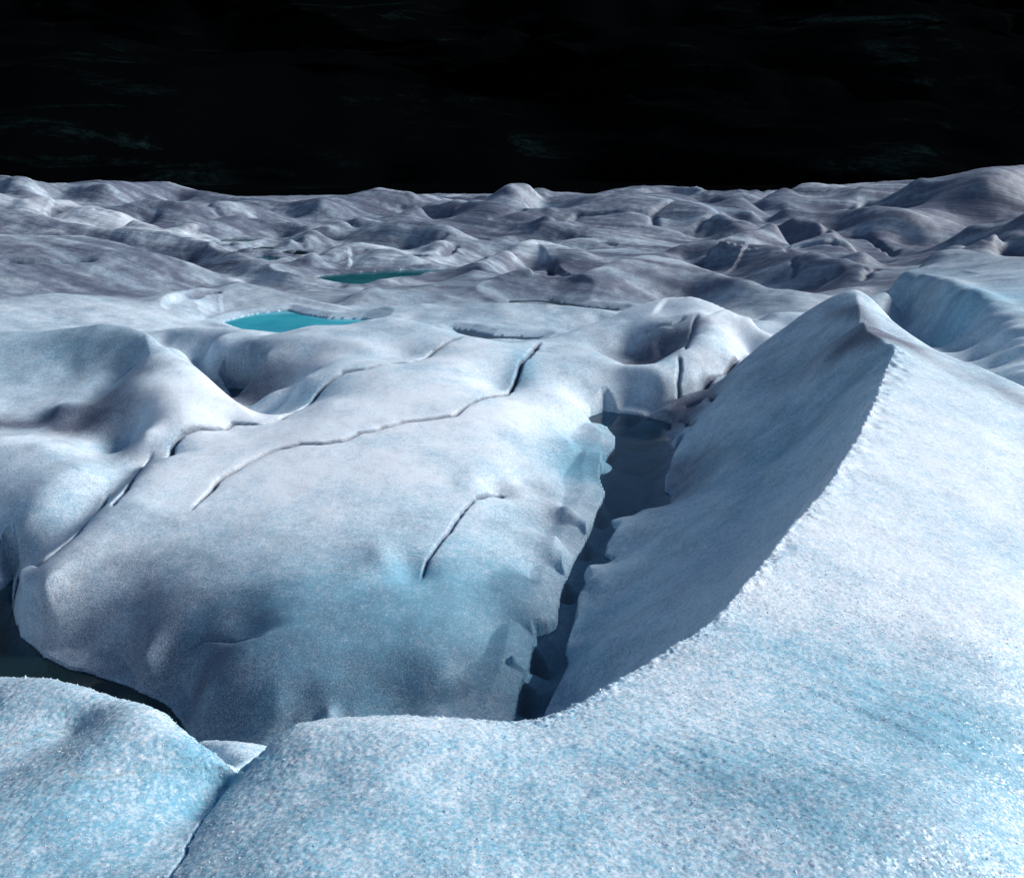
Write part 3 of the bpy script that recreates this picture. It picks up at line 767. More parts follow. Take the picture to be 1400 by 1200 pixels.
# whiter ice: the sunlit faces and slab top brightened in the colour
white = np.zeros_like(H)
for (u, v, sx, sy, rot, a) in [
    (1250,600,1.5,2.4,-0.4,0.85),(1150,720,0.8,1.2,-0.3,0.7),(980,880,0.35,0.5,-0.5,0.45),
    (280,540,1.2,1.0,0,0.9),(500,560,2.4,1.4,0,0.9),(450,640,2.0,1.0,0,0.5),(620,480,1.8,1.2,0,0.7),(400,520,0.8,0.5,0,0.7),(560,640,2.0,1.0,0,0.5),(350,600,1.0,0.7,0,0.6),(250,660,0.6,0.4,0,0.6),
    (700,560,0.9,0.8,0,0.5),(760,560,0.6,0.8,0,0.4),(980,430,1.2,1.0,0,0.6),(900,415,1.0,0.6,0,0.5),(110,283,6,3,-0.5,0.8),(190,300,4,2,-0.5,0.8),(60,690,0.35,0.4,0,0.4),(600,985,0.8,0.08,0,0.3),
    (990,300,4,3,0,0.4),(1120,262,7,4,0,0.6),(500,332,3,1.5,0,0.4),(720,335,2.5,2,0,0.5),(850,350,2,1.2,0,0.4),(480,385,3,1,0,0.4)]:
    white += a * blob(u, v, sx, sy, rot)
dirt_shade = np.clip(dirt_shade - 0.45 * white, 0, 1)
blue = np.clip(blue - 0.35 * white, 0, 1) + 0.6 * bed_mask + 0.35 * turq_mask
dirt_shade = dirt_shade * (1 - bed_mask * 0.6) * (1 - turq_mask)
dirt_shade = np.maximum(dirt_shade, np.clip(1.15 * crack_mask, 0, 1))  # cracks darkened by colour, standing for the shade inside them
blue = np.clip(blue + 0.15 * crack_mask, 0, 1)

# ------------------------------------------------------------------ materials
def new_mat(name):
    m = bpy.data.materials.new(name)
    m.use_nodes = True
    nt = m.node_tree
    for nd in list(nt.nodes):
        nt.nodes.remove(nd)
    out = nt.nodes.new('ShaderNodeOutputMaterial')
    return m, nt, out


def N(nt, kind, **kw):
    nd = nt.nodes.new(kind)
    for k, v in kw.items():
        if k.startswith('i_'):
            nd.inputs[k[2:].replace('_', ' ')].default_value = v
        else:
            setattr(nd, k, v)
    return nd


def mixrgb(nt, fac, a, b, mode='MIX'):
    nd = nt.nodes.new('ShaderNodeMix')
    nd.data_type = 'RGBA'
    nd.blend_type = mode
    for sock, val in ((nd.inputs[0], fac), (nd.inputs[6], a), (nd.inputs[7], b)):
        if isinstance(val, bpy.types.NodeSocket):
            nt.links.new(val, sock)
        elif isinstance(val, (int, float)):
            sock.default_value = val
        else:
            sock.default_value = (*val, 1)
    return nd.outputs[2]


def math_n(nt, op, a, b=0.0, c=None, clamp=False):
    nd = nt.nodes.new('ShaderNodeMath')
    nd.operation = op
    nd.use_clamp = clamp
    for i, val in enumerate((a, b) if c is None else (a, b, c)):
        if isinstance(val, bpy.types.NodeSocket):
            nt.links.new(val, nd.inputs[i])
        else:
            nd.inputs[i].default_value = val
    return nd.outputs[0]


def mrange(nt, x, a, b, c=0.0, d=1.0):
    nd = nt.nodes.new('ShaderNodeMapRange')
    nt.links.new(x, nd.inputs[0])
    for i, val in enumerate((a, b, c, d)):
        nd.inputs[i + 1].default_value = val
    return nd.outputs[0]


def ice_material():
    m, nt, out = new_mat('glacier_ice')
    L = nt.links.new
    tc = N(nt, 'ShaderNodeTexCoord')
    pos = tc.outputs['Object']
    att = {k: N(nt, 'ShaderNodeAttribute', attribute_name=k).outputs['Fac'] for k in ('dirt_shade', 'blue', 'near', 'far')}
    grain = N(nt, 'ShaderNodeTexNoise', i_Scale=80.0, i_Detail=3.0, i_Roughness=0.75); L(pos, grain.inputs['Vector'])
    grain2 = N(nt, 'ShaderNodeTexNoise', i_Scale=14.0, i_Detail=4.0, i_Roughness=0.7); L(pos, grain2.inputs['Vector'])
    grain3 = N(nt, 'ShaderNodeTexNoise', i_Scale=2.6, i_Detail=6.0, i_Roughness=0.62); L(pos, grain3.inputs['Vector'])
    vor = N(nt, 'ShaderNodeTexVoronoi', i_Scale=140.0); L(pos, vor.inputs['Vector'])
    white = (0.74, 0.81, 0.88)
    bl = (0.19, 0.43, 0.57)
    mud_shade = (0.062, 0.070, 0.122)  # grime tone; also darkens cracks and hollows as painted shade
    def layered(ax, flat, thick, det):
        cx = N(nt, 'ShaderNodeCombineXYZ')
        for i_, (vec, sc_) in enumerate(((ax[0], flat), (ax[1], flat), (ax[2], thick))):
            d_ = N(nt, 'ShaderNodeVectorMath', operation='DOT_PRODUCT'); L(pos, d_.inputs[0]); d_.inputs[1].default_value = Vector(vec).normalized() * sc_
            L(d_.outputs['Value'], cx.inputs[i_])
        nz = N(nt, 'ShaderNodeTexNoise', i_Scale=1.0, i_Detail=det, i_Roughness=0.68, i_Distortion=0.3); L(cx.outputs[0], nz.inputs['Vector'])
        return nz.outputs['Fac']
    axes = ((0.87, -0.5, 0.0), (0.36, 0.62, -0.69), (0.35, 0.60, 0.72))
    lay1 = layered(axes, 2.6, 5.0, 4.0)
    lay2 = layered(axes, 0.16, 1.2, 8.0)
    farness = att['far']
    lay1c = mrange(nt, lay1, 0.35, 0.65, -0.09, 0.09)
    lay2c = math_n(nt, 'MULTIPLY', mrange(nt, lay2, 0.35, 0.65, -0.30, 0.30), farness)
    gm = N(nt, 'ShaderNodeTexNoise', i_Scale=30.0, i_Detail=2.0, i_Roughness=0.7); L(pos, gm.inputs['Vector'])
    gmc = mrange(nt, gm.outputs['Fac'], 0.35, 0.65, -0.17, 0.17)
    g2 = mrange(nt, grain2.outputs['Fac'], 0.35, 0.65, -0.14, 0.14)
    g3 = mrange(nt, grain3.outputs['Fac'], 0.35, 0.65, -0.14, 0.14)
    g1 = mrange(nt, grain.outputs['Fac'], 0.3, 0.7, -0.42, 0.42)
    vcol = N(nt, 'ShaderNodeSeparateColor'); L(vor.outputs['Color'], vcol.inputs[0])
    vr = mrange(nt, vcol.outputs[0], 0.0, 1.0, -0.30, 0.30)
    bfac = math_n(nt, 'ADD', math_n(nt, 'ADD', att['blue'], lay1c), math_n(nt, 'ADD', math_n(nt, 'ADD', g2, gmc), math_n(nt, 'ADD', g1, math_n(nt, 'MULTIPLY', vr, att['near']))), clamp=True)
    col = mixrgb(nt, bfac, white, bl)
    g1d = mrange(nt, grain.outputs['Fac'], 0.3, 0.7, -0.34, 0.34)
    dfac0 = math_n(nt, 'ADD', math_n(nt, 'ADD', att['dirt_shade'], lay2c), math_n(nt, 'ADD', g3, math_n(nt, 'MULTIPLY', g1d, math_n(nt, 'ADD', att['dirt_shade'], 0.25))), clamp=True)
    dfac = math_n(nt, 'MULTIPLY', dfac0, 0.92)
    col = mixrgb(nt, dfac, col, mud_shade)
    # dark specks of grit frozen into the near surface
    sp = N(nt, 'ShaderNodeTexVoronoi', i_Scale=42.0); L(pos, sp.inputs['Vector'])
    spn = N(nt, 'ShaderNodeTexNoise', i_Scale=3.0, i_Detail=3.0); L(pos, spn.inputs['Vector'])
    spd = math_n(nt, 'LESS_THAN', sp.outputs['Distance'], 0.16)
    spc = N(nt, 'ShaderNodeSeparateColor'); L(sp.outputs['Color'], spc.inputs[0])
    spd = math_n(nt, 'MULTIPLY', spd, math_n(nt, 'GREATER_THAN', math_n(nt, 'ADD', spc.outputs[1], mrange(nt, spn.outputs['Fac'], 0.3, 0.7, -0.03, 0.02)), 0.985))
    col = mixrgb(nt, math_n(nt, 'MULTIPLY', spd, 0.75), col, (0.05, 0.05, 0.055))
    bs = N(nt, 'ShaderNodeBsdfPrincipled')
    L(col, bs.inputs['Base Color'])
    rough = mrange(nt, vcol.outputs[1], 0.0, 1.0, 0.24, 0.65)
    rmix = N(nt, 'ShaderNodeMix'); rmix.data_type = 'FLOAT'
    L(att['near'], rmix.inputs[0]); rmix.inputs[2].default_value = 0.6; L(rough, rmix.inputs[3])
    L(rmix.outputs[0], bs.inputs['Roughness'])
    bs.inputs['IOR'].default_value = 1.31
    bs.subsurface_method = 'BURLEY' if hasattr(bs, 'subsurface_method') else None
    bs.inputs['Subsurface Weight'].default_value = 0.6
    bs.inputs['Subsurface Radius'].default_value = (0.25, 0.6, 1.0)
    bs.inputs['Subsurface Scale'].default_value = 0.03
    # relief
    b1 = N(nt, 'ShaderNodeBump', i_Strength=0.15, i_Distance=0.006); L(grain2.outputs['Fac'], b1.inputs['Height'])
    b2 = N(nt, 'ShaderNodeBump', i_Strength=0.35, i_Distance=0.003); L(grain.outputs['Fac'], b2.inputs['Height']); L(b1.outputs[0], b2.inputs['Normal'])
    b3 = N(nt, 'ShaderNodeBump', i_Strength=0.5, i_Distance=0.006); L(gm.outputs['Fac'], b3.inputs['Height']); L(b2.outputs[0], b3.inputs['Normal'])
    # facets: every crystal leans its own way
    b4 = N(nt, 'ShaderNodeBump', i_Strength=0.06, i_Distance=0.03); L(lay1, b4.inputs['Height']); L(b3.outputs[0], b4.inputs['Normal'])
    b5 = N(nt, 'ShaderNodeBump', i_Distance=0.5); L(math_n(nt, 'MULTIPLY', farness, 0.35), b5.inputs['Strength']); L(lay2, b5.inputs['Height']); L(b4.outputs[0], b5.inputs['Normal'])
    geo_n = b5.outputs[0]
    vm = N(nt, 'ShaderNodeVectorMath', operation='SUBTRACT'); L(vor.outputs['Color'], vm.inputs[0]); vm.inputs[1].default_value = (0.5, 0.5, 0.5)
    sc = N(nt, 'ShaderNodeVectorMath', operation='SCALE'); L(vm.outputs[0], sc.inputs[0]); L(math_n(nt, 'MULTIPLY', att['near'], 0.42), sc.inputs['Scale'])
    ad = N(nt, 'ShaderNodeVectorMath', operation='ADD'); L(geo_n, ad.inputs[0]); L(sc.outputs[0], ad.inputs[1])
    nm = N(nt, 'ShaderNodeVectorMath', operation='NORMALIZE'); L(ad.outputs[0], nm.inputs[0])
    L(nm.outputs[0], bs.inputs['Normal'])
    L(bs.outputs[0], out.inputs['Surface'])
    return m


def water_material(name, absorb, density, body=None, bodyf=0.0, ripple=0.25):
    """clear meltwater: a body that swallows light with depth under a mirror-like skin"""
    m, nt, out = new_mat(name)
    L = nt.links.new
    tc = N(nt, 'ShaderNodeTexCoord')
    ns = N(nt, 'ShaderNodeTexNoise', i_Scale=5.0, i_Detail=3.0); L(tc.outputs['Object'], ns.inputs['Vector'])
    bp = N(nt, 'ShaderNodeBump', i_Strength=ripple, i_Distance=0.01); L(ns.outputs['Fac'], bp.inputs['Height'])
    fr = N(nt, 'ShaderNodeFresnel', i_IOR=1.333); L(bp.outputs[0], fr.inputs['Normal'])
    tr = N(nt, 'ShaderNodeBsdfTransparent'); tr.inputs[0].default_value = (1, 1, 1, 1)
    under = tr.outputs[0]
    if body:
        df = N(nt, 'ShaderNodeBsdfDiffuse')
        n2_ = N(nt, 'ShaderNodeTexNoise', i_Scale=0.5, i_Detail=4.0); L(tc.outputs['Object'], n2_.inputs['Vector'])
        L(mixrgb(nt, mrange(nt, n2_.outputs['Fac'], 0.35, 0.65), body, tuple(min(1, c * 1.6 + 0.03) for c in body)), df.inputs[0])
        mb = N(nt, 'ShaderNodeMixShader'); mb.inputs[0].default_value = bodyf; L(tr.outputs[0], mb.inputs[1]); L(df.outputs[0], mb.inputs[2])
        under = mb.outputs[0]
    gl = N(nt, 'ShaderNodeBsdfGlossy', i_Roughness=0.03); L(bp.outputs[0], gl.inputs['Normal'])
    mx = N(nt, 'ShaderNodeMixShader'); L(fr.outputs[0], mx.inputs[0]); L(under, mx.inputs[1]); L(gl.outputs[0], mx.inputs[2])
    L(mx.outputs[0], out.inputs['Surface'])
    va = N(nt, 'ShaderNodeVolumeAbsorption', i_Density=density); va.inputs['Color'].default_value = (*absorb, 1)
    L(va.outputs[0], out.inputs['Volume'])
    return m


def rock_material():
    m, nt, out = new_mat('wet_dark_rock')
    L = nt.links.new
    tc = N(nt, 'ShaderNodeTexCoord')
    mp = N(nt, 'ShaderNodeMapping'); mp.inputs['Rotation'].default_value = (0, math.radians(14), 0); mp.inputs['Scale'].default_value = (0.35, 0.6, 2.6)
    L(tc.outputs['Object'], mp.inputs['Vector'])
    n1 = N(nt, 'ShaderNodeTexNoise', i_Scale=0.035, i_Detail=9.0, i_Roughness=0.65, i_Distortion=1.2); L(mp.outputs[0], n1.inputs['Vector'])
    n2 = N(nt, 'ShaderNodeTexNoise', i_Scale=0.012, i_Detail=4.0); L(tc.outputs['Object'], n2.inputs['Vector'])
    n3 = N(nt, 'ShaderNodeTexNoise', i_Scale=0.4, i_Detail=5.0, i_Roughness=0.7); L(tc.outputs['Object'], n3.inputs['Vector'])
    f = math_n(nt, 'MULTIPLY', mrange(nt, n1.outputs['Fac'], 0.54, 0.72), mrange(nt, n2.outputs['Fac'], 0.42, 0.62), clamp=True)
    f = math_n(nt, 'MULTIPLY', f, mrange(nt, n3.outputs['Fac'], 0.35, 0.65))
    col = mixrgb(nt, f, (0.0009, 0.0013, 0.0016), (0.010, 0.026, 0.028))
    bs = N(nt, 'ShaderNodeBsdfPrincipled', i_Roughness=1.0)
    bs.inputs['Specular IOR Level'].default_value = 0.0
    L(col, bs.inputs['Base Color'])
    bp = N(nt, 'ShaderNodeBump', i_Strength=0.6, i_Distance=4.0); L(n1.outputs['Fac'], bp.inputs['Height']); L(bp.outputs[0], bs.inputs['Normal'])
    L(bs.outputs[0], out.inputs['Surface'])
    return m


ICE = ice_material()
ROCK = rock_material()

# ------------------------------------------------------------------ large structure: the dark mountainside behind
def grid_object(name, Xg, Yg, Zg, mat):
    nr, nc = Xg.shape
    co = np.stack([Xg, Yg, Zg], -1).reshape(-1, 3).astype(np.float32)
    idx = np.arange(nr * nc).reshape(nr, nc)
    f = np.stack([idx[:-1, :-1], idx[:-1, 1:], idx[1:, 1:], idx[1:, :-1]], -1).reshape(-1, 4)
    return mesh_object(name, co, f, mat)


def mesh_object(name, co, f, mat, attrs=None, normals=None):
    me = bpy.data.meshes.new(name)
    me.vertices.add(len(co)); me.vertices.foreach_set('co', np.ascontiguousarray(co, np.float32).ravel())
    k = f.shape[1]
    me.loops.add(f.size); me.loops.foreach_set('vertex_index', np.ascontiguousarray(f, np.int32).ravel())
    me.polygons.add(len(f)); me.polygons.foreach_set('loop_start', np.arange(0, f.size, k, dtype=np.int32))
    me.polygons.foreach_set('use_smooth', np.ones(len(f), bool))
    me.update(calc_edges=True)
    for an, av in (attrs or {}).items():
        a = me.attributes.new(an, 'FLOAT', 'POINT')
        a.data.foreach_set('value', np.ascontiguousarray(av, np.float32).ravel())
    if normals is not None:
        me.normals_split_custom_set_from_vertices(normals)
    me.materials.append(mat)
    o = bpy.data.objects.new(name, me)
    C.objects.link(o)
    return o


mx_, my_ = np.meshgrid(np.linspace(-1500, 1500, 420), np.linspace(0, 1, 170))
face = my_ ** 0.9
ridge = 1 - np.abs(fbm(mx_ / 260, my_ * 3.0, 301, 5))
ledge = fbm(mx_ / 420 + my_ * 2.0, my_ * 9 - mx_ / 900, 311, 5, 0.6)
YM = 330 + face * 620 + 60 * fbm(mx_ / 180, my_ * 4, 331, 4) + 22 * ledge
ZM = -22 + face * 235 * (0.9 + 0.12 * fbm(mx_ / 500, 0 * my_, 341, 3)) + 28 * ridge * face ** 0.3 + 14 * np.sign(ledge) * np.abs(ledge) ** 0.5 * sstep(0.01, 0.1, my_)
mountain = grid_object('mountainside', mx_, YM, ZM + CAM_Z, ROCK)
mountain['kind'] = 'structure'

gx, gy = np.meshgrid(np.linspace(-900, 900, 120), np.linspace(75, 420, 70))
gz = -12.6 - 9 * sstep(150, 400, gy) + 0.6 * fbm(gx / 25, gy / 25, 351, 3) - 3 * (1 - sstep(75, 110, gy))
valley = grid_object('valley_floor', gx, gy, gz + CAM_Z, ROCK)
valley['kind'] = 'structure'

# ------------------------------------------------------------------ split the ice along its valleys and cracks
# marks: (name, category, label, seeds in picture)
MARKS = [
 ('ice_ridge', 'ice ridge', 'tall sharp-crested ice ridge on the right, one face bright white, the other shaded blue-grey', [(1171,405),(1200,540),(1140,665),(1000,830),(1250,700),(900,950),(1100,1000),(600,1060),(400,1080),(1400,1000),(700,1200),(1300,560),(460,1150),(300,1195)]),
 ('ice_hummock', 'ice hummock', 'pale blue rounded foreground ice hummock in the bottom left corner covered in coarse crystals', [(120,1040),(0,1150),(250,1070),(0,950),(-90,1100)]),
 ('ice_shelf', 'ice shelf', 'small flat wedge of smooth ice wedged between the two foreground ice masses', [(320,1026),(345,1030)]),
 ('ice_slab', 'ice slab', 'broad pale ice slab filling the centre left, between the dark crevasse and the narrow stream', [(500,700),(400,650),(250,740),(600,850),(680,600),(450,850),(120,790),(300,900),(620,930)]),
 ('ice_slab', 'ice slab', 'long bright white ice strip running between the two thin cracks above the central slab', [(300,620),(400,585),(480,540),(560,530),(600,550),(640,520)]),
 ('ice_mound', 'ice mound', 'smooth ice mound on the left with bright right flank and shaded left side with dirty streaks', [(205,470),(140,450),(240,530),(60,480),(270,560)]),
 ('ice_mound', 'ice mound', 'low bulging ice lump at the left edge below the dark dirty streak', [(60,640),(20,690),(-60,620)]),
 ('ice_mound', 'ice mound', 'rounded pale ice shoulder overhanging the small dark hollow, in front of the turquoise pool', [(400,500),(535,440),(480,460),(330,460),(600,455)]),
 ('ice_boulder', 'ice lump', 'small rounded lump of ice lying in the dark hollow', [(375,553)]),
 ('ice_mound', 'ice mound', 'pale ice rim curving round the head of the meltwater pool', [(760,500),(750,480),(850,525),(700,530)]),
 ('ice_mound', 'ice mound', 'twin-topped bright ice mound with a dark scooped bowl, just left of the tall ridge', [(945,408),(880,425),(980,450),(820,445)]),
 ('ice_mound', 'ice mound', 'flat pale blue ice bench at the far left behind the mound', [(80,415),(0,425),(160,415)]),
 ('ice_mound', 'ice mound', 'grey rounded ice swell rising directly behind the turquoise pool', [(320,392),(360,398)]),
 ('ice_mound', 'ice mound', 'low pale ice band right of the turquoise pool', [(600,420),(720,420)]),
 ('ice_ridge', 'ice ridge', 'low ice ridge along the front of the dark far pool', [(560,390),(610,388)]),
 ('ice_ridge', 'ice ridge', 'long grey dirty ice ridge sloping down to the right behind the twin-topped mound', [(885,350),(980,375),(800,375),(730,375)]),
 ('ice_ridge', 'ice ridge', 'wide smooth grey ice slope on the left with a short dark crack', [(60,330),(190,345),(280,372)]),
 ('ice_ridge', 'ice ridge', 'narrow grey ice rib above the wide left slope', [(120,308),(230,322),(320,342)]),
 ('ice_ridge', 'ice ridge', 'bright white ice ridge catching light near the left skyline', [(80,272),(150,287),(200,303)]),
 ('ice_mound', 'ice mound', 'ice shoulder at the far left edge beside the bright white ridge', [(5,268)]),
 ('ice_ridge', 'ice ridge', 'dark grey ice ridge forming the left part of the skyline', [(232,249),(60,252),(140,254),(5,243)]),
 ('ice_mound', 'ice mound', 'flattened grey ice mound below the left skyline', [(240,279),(300,282)]),
 ('ice_mound', 'ice mound', 'low grey mound left of the small dark ponds', [(370,300),(320,300)]),
 ('ice_mound', 'ice mound', 'wide sharp-topped grey mound behind the small dark ponds', [(488,300),(560,308)]),
 ('ice_mound', 'ice mound', 'small pale-crested mound above the dark far pool', [(480,332),(510,335)]),
 ('ice_mound', 'ice mound', 'pointed grey ice hill on the skyline left of centre', [(523,259)]),
 ('ice_block', 'ice block', 'blocky ice hill with a pale blue side wall below the central skyline', [(620,276),(600,280)]),
 ('ice_mound', 'ice mound', 'ice hill on the skyline with the sharpest tip, at the picture centre', [(708,253)]),
 ('ice_mound', 'ice mound', 'broad cracked ice hill with dark pits right of the central tip', [(812,270),(875,272),(912,268),(830,310)]),
 ('ice_mound', 'ice mound', 'low skyline ice dome behind the cracked ice hill', [(910,252),(870,257)]),
 ('ice_mound', 'ice mound', 'pale-edged ice mound just left above the long grey ridge', [(715,334),(760,340)]),
 ('ice_mound', 'ice mound', 'dark dirty ice mound with pointed top right of centre', [(1090,300),(1050,315)]),
 ('ice_mound', 'ice mound', 'grey striped ice mound in front of the dark pointed one', [(1050,333),(1100,345),(1150,365)]),
 ('ice_block', 'ice block', 'upright blue ice block in the skyline gap', [(1048,275),(1060,278)]),
 ('ice_mound', 'ice mound', 'bright skyline ice hill right of the blue block', [(1115,250),(1100,270)]),
 ('ice_mound', 'ice mound', 'smooth ice shelf with a steep blue wall beneath its lip', [(1190,300),(1200,284)]),
 ('ice_ridge', 'ice ridge', 'big dark ice flank rising to the right skyline with green hollows', [(1400,232),(1350,245),(1240,248)]),
 ('ice_block', 'ice block', 'large striped blue ice block behind the tall ridge at the right edge', [(1310,385),(1400,430),(1260,375),(1400,360)]),
 ('ice_mound', 'ice mound', 'pale ice knoll at the right edge behind the striped blue block', [(1335,309),(1380,315)]),
]
ws_t = slice(0, None, 2); ws_q = slice(0, None, 2)
Hs = (H[ws_q, ws_t] - 0.6 * crack_mask[ws_q, ws_t])
fts, fqs = FT[::2], FQ[::2]
nr, nc = Hs.shape
HsL = Hs.tolist()
lab = [[-1] * nc for _ in range(nr)]
heap = []
for mi, (_, _, _, seeds) in enumerate(MARKS):
    for (u, v) in seeds:
        t0, q0 = hit(u, v)
        i = min(nr - 1, int(np.searchsorted(fqs, q0))); j = min(nc - 1, int(np.searchsorted(fts, t0)))
        heapq.heappush(heap, (-HsL[i][j], i, j, mi))
while heap:
    h0, i, j, m_ = heapq.heappop(heap)
    if lab[i][j] >= 0:
        continue
    lab[i][j] = m_
    for di, dj in ((1, 0), (-1, 0), (0, 1), (0, -1)):
        a, b = i + di, j + dj
        if 0 <= a < nr and 0 <= b < nc and lab[a][b] < 0:
            heapq.heappush(heap, (max(h0, -HsL[a][b]), a, b, m_))
lab = np.array(lab)
# forms whose outline is no valley: cut along their outline in plan
TTs, QQs = np.meshgrid(fts, fqs)
for key, poly in (('wedge of smooth ice', [(262,1010,-2.62),(372,1017,-2.5),(350,1040,-2.3),(323,1062,-2.02),(300,1040,-2.35)]),
                  ('low bulging ice lump', [(-90,590,None),(0,588,None),(75,588,None),(150,612,None),(195,635,None),(142,690,None),(100,729,None),(55,764,None),(25,776,None),(0,798,None),(-90,830,None)]),
                  ('small rounded lump', [(345,560,None),(352,548,None),(372,541,None),(392,548,None),(396,562,None),(370,572,None)]),
                  ('grey rounded ice swell', [(215,412,None),(245,402,None),(270,393.5,None),(330,388.5,None),(370,394.5,None),(420,409.5,None),(465,421,None),(500,431,None),(400,427,None),(300,430,None),(235,424,None)])):
    pl = [hit(u, v) if h is None else tuple(float(k) for k in place(u, v, h)) for (u, v, h) in poly]
    mi = [i for i, m_ in enumerate(MARKS) if key in m_[2]][0]
    lab[inside(pl, TTs, QQs)] = mi
# stray islands join the piece around them
seen = np.zeros(lab.shape, bool)
comps = {}
for i0 in range(0, nr):
    for j0 in range(0, nc):
        if seen[i0, j0]:
            continue
        l0 = lab[i0, j0]; st = [(i0, j0)]; seen[i0, j0] = True; cells = []; edge_l = {}
        while st:
            i, j = st.pop(); cells.append((i, j))
            for a, b in ((i + 1, j), (i - 1, j), (i, j + 1), (i, j - 1)):
                if 0 <= a < nr and 0 <= b < nc:
                    if lab[a, b] == l0:
                        if not seen[a, b]:
                            seen[a, b] = True; st.append((a, b))
                    else:
                        edge_l[int(lab[a, b])] = edge_l.get(int(lab[a, b]), 0) + 1
        comps.setdefault(int(l0), []).append((len(cells), cells, edge_l))
for l0, cs in comps.items():
    cs.sort(key=lambda c: -c[0])
    for _, cells, el in cs[1:]:
        if el:
            to = max(el, key=el.get)
            for i, j in cells:
                lab[i, j] = to
LAB = np.repeat(np.repeat(lab, 2, 0), 2, 1)[:len(FQ) - 1, :len(FT) - 1]

# normals over the whole surface so that neighbouring pieces shade as one
Z = H + CAM_Z
co = np.stack([X, Y, Z], -1)
du = np.gradient(co, axis=1); dv = np.gradient(co, axis=0)
nrm = np.cross(du, dv)
nrm /= np.linalg.norm(nrm, axis=-1, keepdims=True) + 1e-12
nrm[nrm[..., 2] < 0] *= -1
cof = co.reshape(-1, 3); nf = nrm.reshape(-1, 3)
idx = np.arange(len(FQ) * len(FT)).reshape(len(FQ), len(FT))
quads = np.stack([idx[:-1, :-1], idx[:-1, 1:], idx[1:, 1:], idx[1:, :-1]], -1).reshape(-1, 4)
nearf = (1 - sstep(2.6, 9.0, R)).ravel()
farf = sstep(15, 34, R).ravel()
df, bf = dirt_shade.ravel(), blue.ravel()
LF = LAB.ravel()
for mi, (nm_, cat, label, _) in enumerate(MARKS):
    q_ = quads[LF == mi]
    if not len(q_):
        print('EMPTY', label)
        continue
    used, inv = np.unique(q_, return_inverse=True)
    f = inv.reshape(-1, 4)
    o = mesh_object(nm_, cof[used], f, ICE, dict(dirt_shade=df[used], blue=bf[used], near=nearf[used], far=farf[used]), nf[used])
    o['label'] = label
    o['category'] = cat

# ------------------------------------------------------------------ meltwater
import bmesh
WMAT = dict(stream=water_material('stream_water', (0.05, 0.62, 0.68), 2.0), dark=water_material('deep_green_water', (0.05, 0.55, 0.58), 6.0, (0.002, 0.03, 0.035), 0.35),
            teal=water_material('teal_water', (0.05, 0.6, 0.7), 2.0, (0.01, 0.16, 0.20), 0.5),
            turquoise=water_material('turquoise_water', (0.20, 0.85, 0.95), 1.0, (0.05, 0.50, 0.70), 0.6, ripple=0.1))
for (nm_, px, lev, dep, kind_), xy in zip(WATERS, OUTLINES):
    ar = 0.5 * sum(a[0] * b[1] - b[0] * a[1] for a, b in zip(xy, xy[1:] + xy[:1]))
    if ar < 0:
        xy = xy[::-1]
    n_ = len(xy)
    grown = []
    for i in range(n_):
        a, b, c_ = xy[i - 1], xy[i], xy[(i + 1) % n_]
        e1 = Vector((b[0] - a[0], b[1] - a[1])).normalized(); e2 = Vector((c_[0] - b[0], c_[1] - b[1])).normalized()
        nn = Vector((e1.y + e2.y, -e1.x - e2.x))
        if nn.length > 1e-4:
            nn.normalize()
        g_ = 0.012 * math.hypot(*b) ** 0.5 + 0.06
        grown.append((b[0] + nn.x * g_, b[1] + nn.y * g_))
    bm = bmesh.new()
    top_ = bm.faces.new([bm.verts.new((x, y, CAM_Z + lev)) for x, y in grown])
    ex_ = bmesh.ops.extrude_face_region(bm, geom=[top_])
    for v_ in ex_['geom']:
        if isinstance(v_, bmesh.types.BMVert):
            v_.co.z -= dep * 1.4 + 0.3
    bmesh.ops.recalc_face_normals(bm, faces=bm.faces)
    bmesh.ops.triangulate(bm, faces=bm.faces)
    me = bpy.data.meshes.new(nm_); bm.to_mesh(me); bm.free()
    me.materials.append(WMAT[kind_])
    o = bpy.data.objects.new(nm_, me); C.objects.link(o)
    o['kind'] = 'structure'

# ------------------------------------------------------------------ loose coarse crystals lying on the near ice
rs = np.random.RandomState(5)
NC = 60000
u_ = rs.uniform(-0.66, 0.66, NC)
q_ = np.log(rs.uniform(1.45, 1.0 + 3.2 * 1.0, NC))
fringe = []
for nm_ in ('fore_left', 'fore_left_b', 'fore_right'):
    ln_ = surf_line([(u, v, h) for (u, v, h, b) in EDGES[nm_]])
    for a, b in zip(ln_[:-1], ln_[1:]):
        L_ = math.hypot(b[0] - a[0], b[1] - a[1]) * math.exp(a[1])
        for _ in range(int(L_ * 700 / (1 + max(0, math.exp(a[1]) - 2.5)))):
            t = rs.rand(); r_ = math.exp(a[1])
            fringe.append((a[0] + (b[0] - a[0]) * t + rs.normal(0, 0.02) / r_, a[1] + (b[1] - a[1]) * t + rs.normal(0, 0.03) / r_))
fringe = np.array(fringe)
cth_ = np.r_[u_, fringe[:, 0]]; cq_ = np.r_[q_, fringe[:, 1]]
isf = np.r_[np.zeros(NC, bool), np.ones(len(fringe), bool)]
clump = vnoise(np.exp(cq_) * np.sin(cth_) / 0.10, np.exp(cq_) * np.cos(cth_) / 0.10, 401)
keep_ = isf | (clump > rs.uniform(-0.9, 0.9, len(cth_)))
cth_, cq_, isf = cth_[keep_], cq_[keep_], isf[keep_]
ii = np.clip(np.searchsorted(FQ, cq_), 1, len(FQ) - 2); jj = np.clip(np.searchsorted(FT, cth_), 1, len(FT) - 2)
base = co[ii, jj]
hgt = base[:, 2] - CAM_Z
ok = (hgt > -2.5)
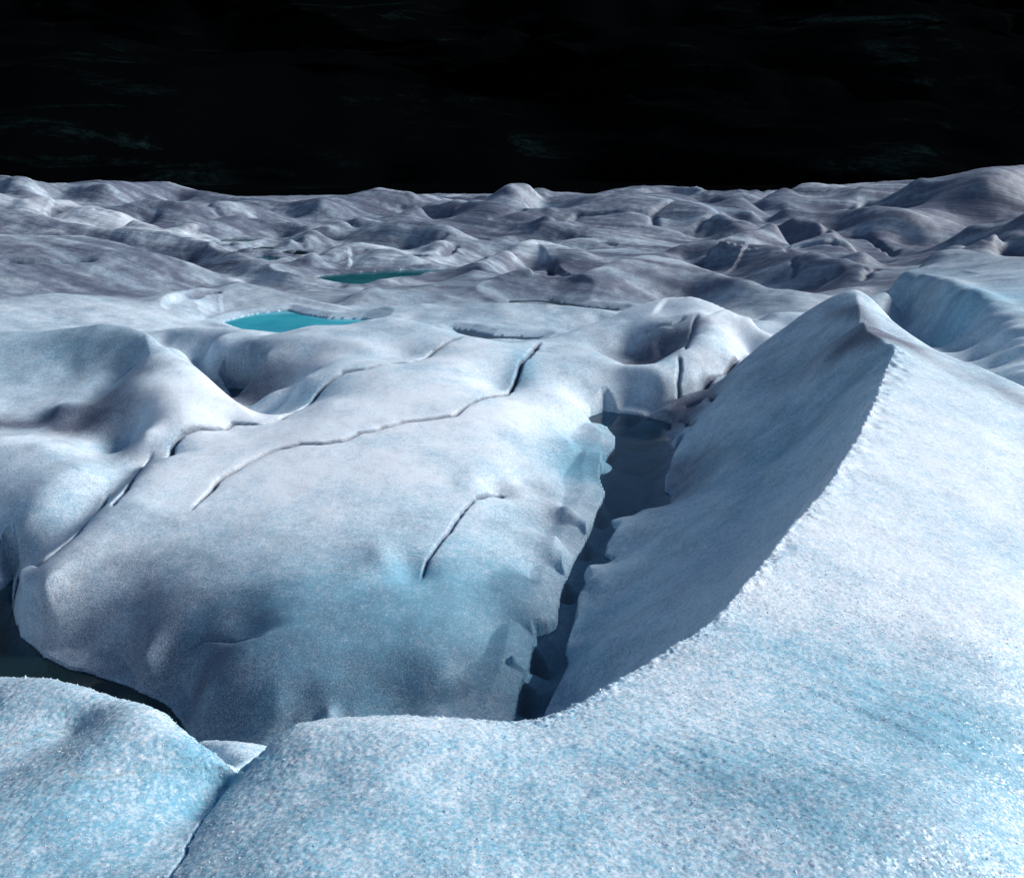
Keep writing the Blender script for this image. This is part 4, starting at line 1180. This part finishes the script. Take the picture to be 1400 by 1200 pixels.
base, isf = base[ok], isf[ok]
n_ = len(base)
size = rs.uniform(0.0010, 0.0032, n_) * np.where(rs.rand(n_) > 0.93, 1.6, 1.0) * np.where(isf, 1.25, 1.0) * (0.7 + 0.12 * np.hypot(base[:, 0], base[:, 1]))
octa = np.array([(1, 0, 0), (0, 1, 0), (-1, 0, 0), (0, -1, 0), (0, 0, 1), (0, 0, -1)], float)
tri = np.array([(0, 1, 4), (1, 2, 4), (2, 3, 4), (3, 0, 4), (1, 0, 5), (2, 1, 5), (3, 2, 5), (0, 3, 5)])
V = octa[None] * (1 + 0.35 * rs.normal(size=(n_, 6, 1))) + 0.22 * rs.normal(size=(n_, 6, 3))
ax = rs.normal(size=(n_, 3, 3))
Qm, _ = np.linalg.qr(ax)
V = np.einsum('nij,nkj->nki', Qm, V) * size[:, None, None]
V += base[:, None, :] + np.array([0, 0, 1.0]) * (size * -0.25)[:, None, None]
Ff = (tri[None] + 6 * np.arange(n_)[:, None, None]).reshape(-1, 3)
mc, nt, out = new_mat('ice_crystal')
pb = N(nt, 'ShaderNodeBsdfPrincipled', i_Roughness=0.12)
gi = N(nt, 'ShaderNodeNewGeometry')
cr = mixrgb(nt, gi.outputs['Random Per Island'], (0.50, 0.68, 0.78), (0.86, 0.90, 0.94))
nt.links.new(cr, pb.inputs['Base Color'])
pb.inputs['IOR'].default_value = 1.31
tl = N(nt, 'ShaderNodeBsdfTranslucent'); nt.links.new(cr, tl.inputs[0])
mxc = N(nt, 'ShaderNodeMixShader'); mxc.inputs[0].default_value = 0.45
nt.links.new(pb.outputs[0], mxc.inputs[1]); nt.links.new(tl.outputs[0], mxc.inputs[2])
nt.links.new(mxc.outputs[0], out.inputs['Surface'])
cry = mesh_object('ice_crystals', V.reshape(-1, 3), Ff, mc)
cry.data.polygons.foreach_set('use_smooth', np.zeros(len(Ff), bool))
cry['kind'] = 'stuff'
cry['label'] = 'coarse glittering ice crystals scattered over the foreground ice'
cry['category'] = 'ice crystals'
print('crystals', n_)
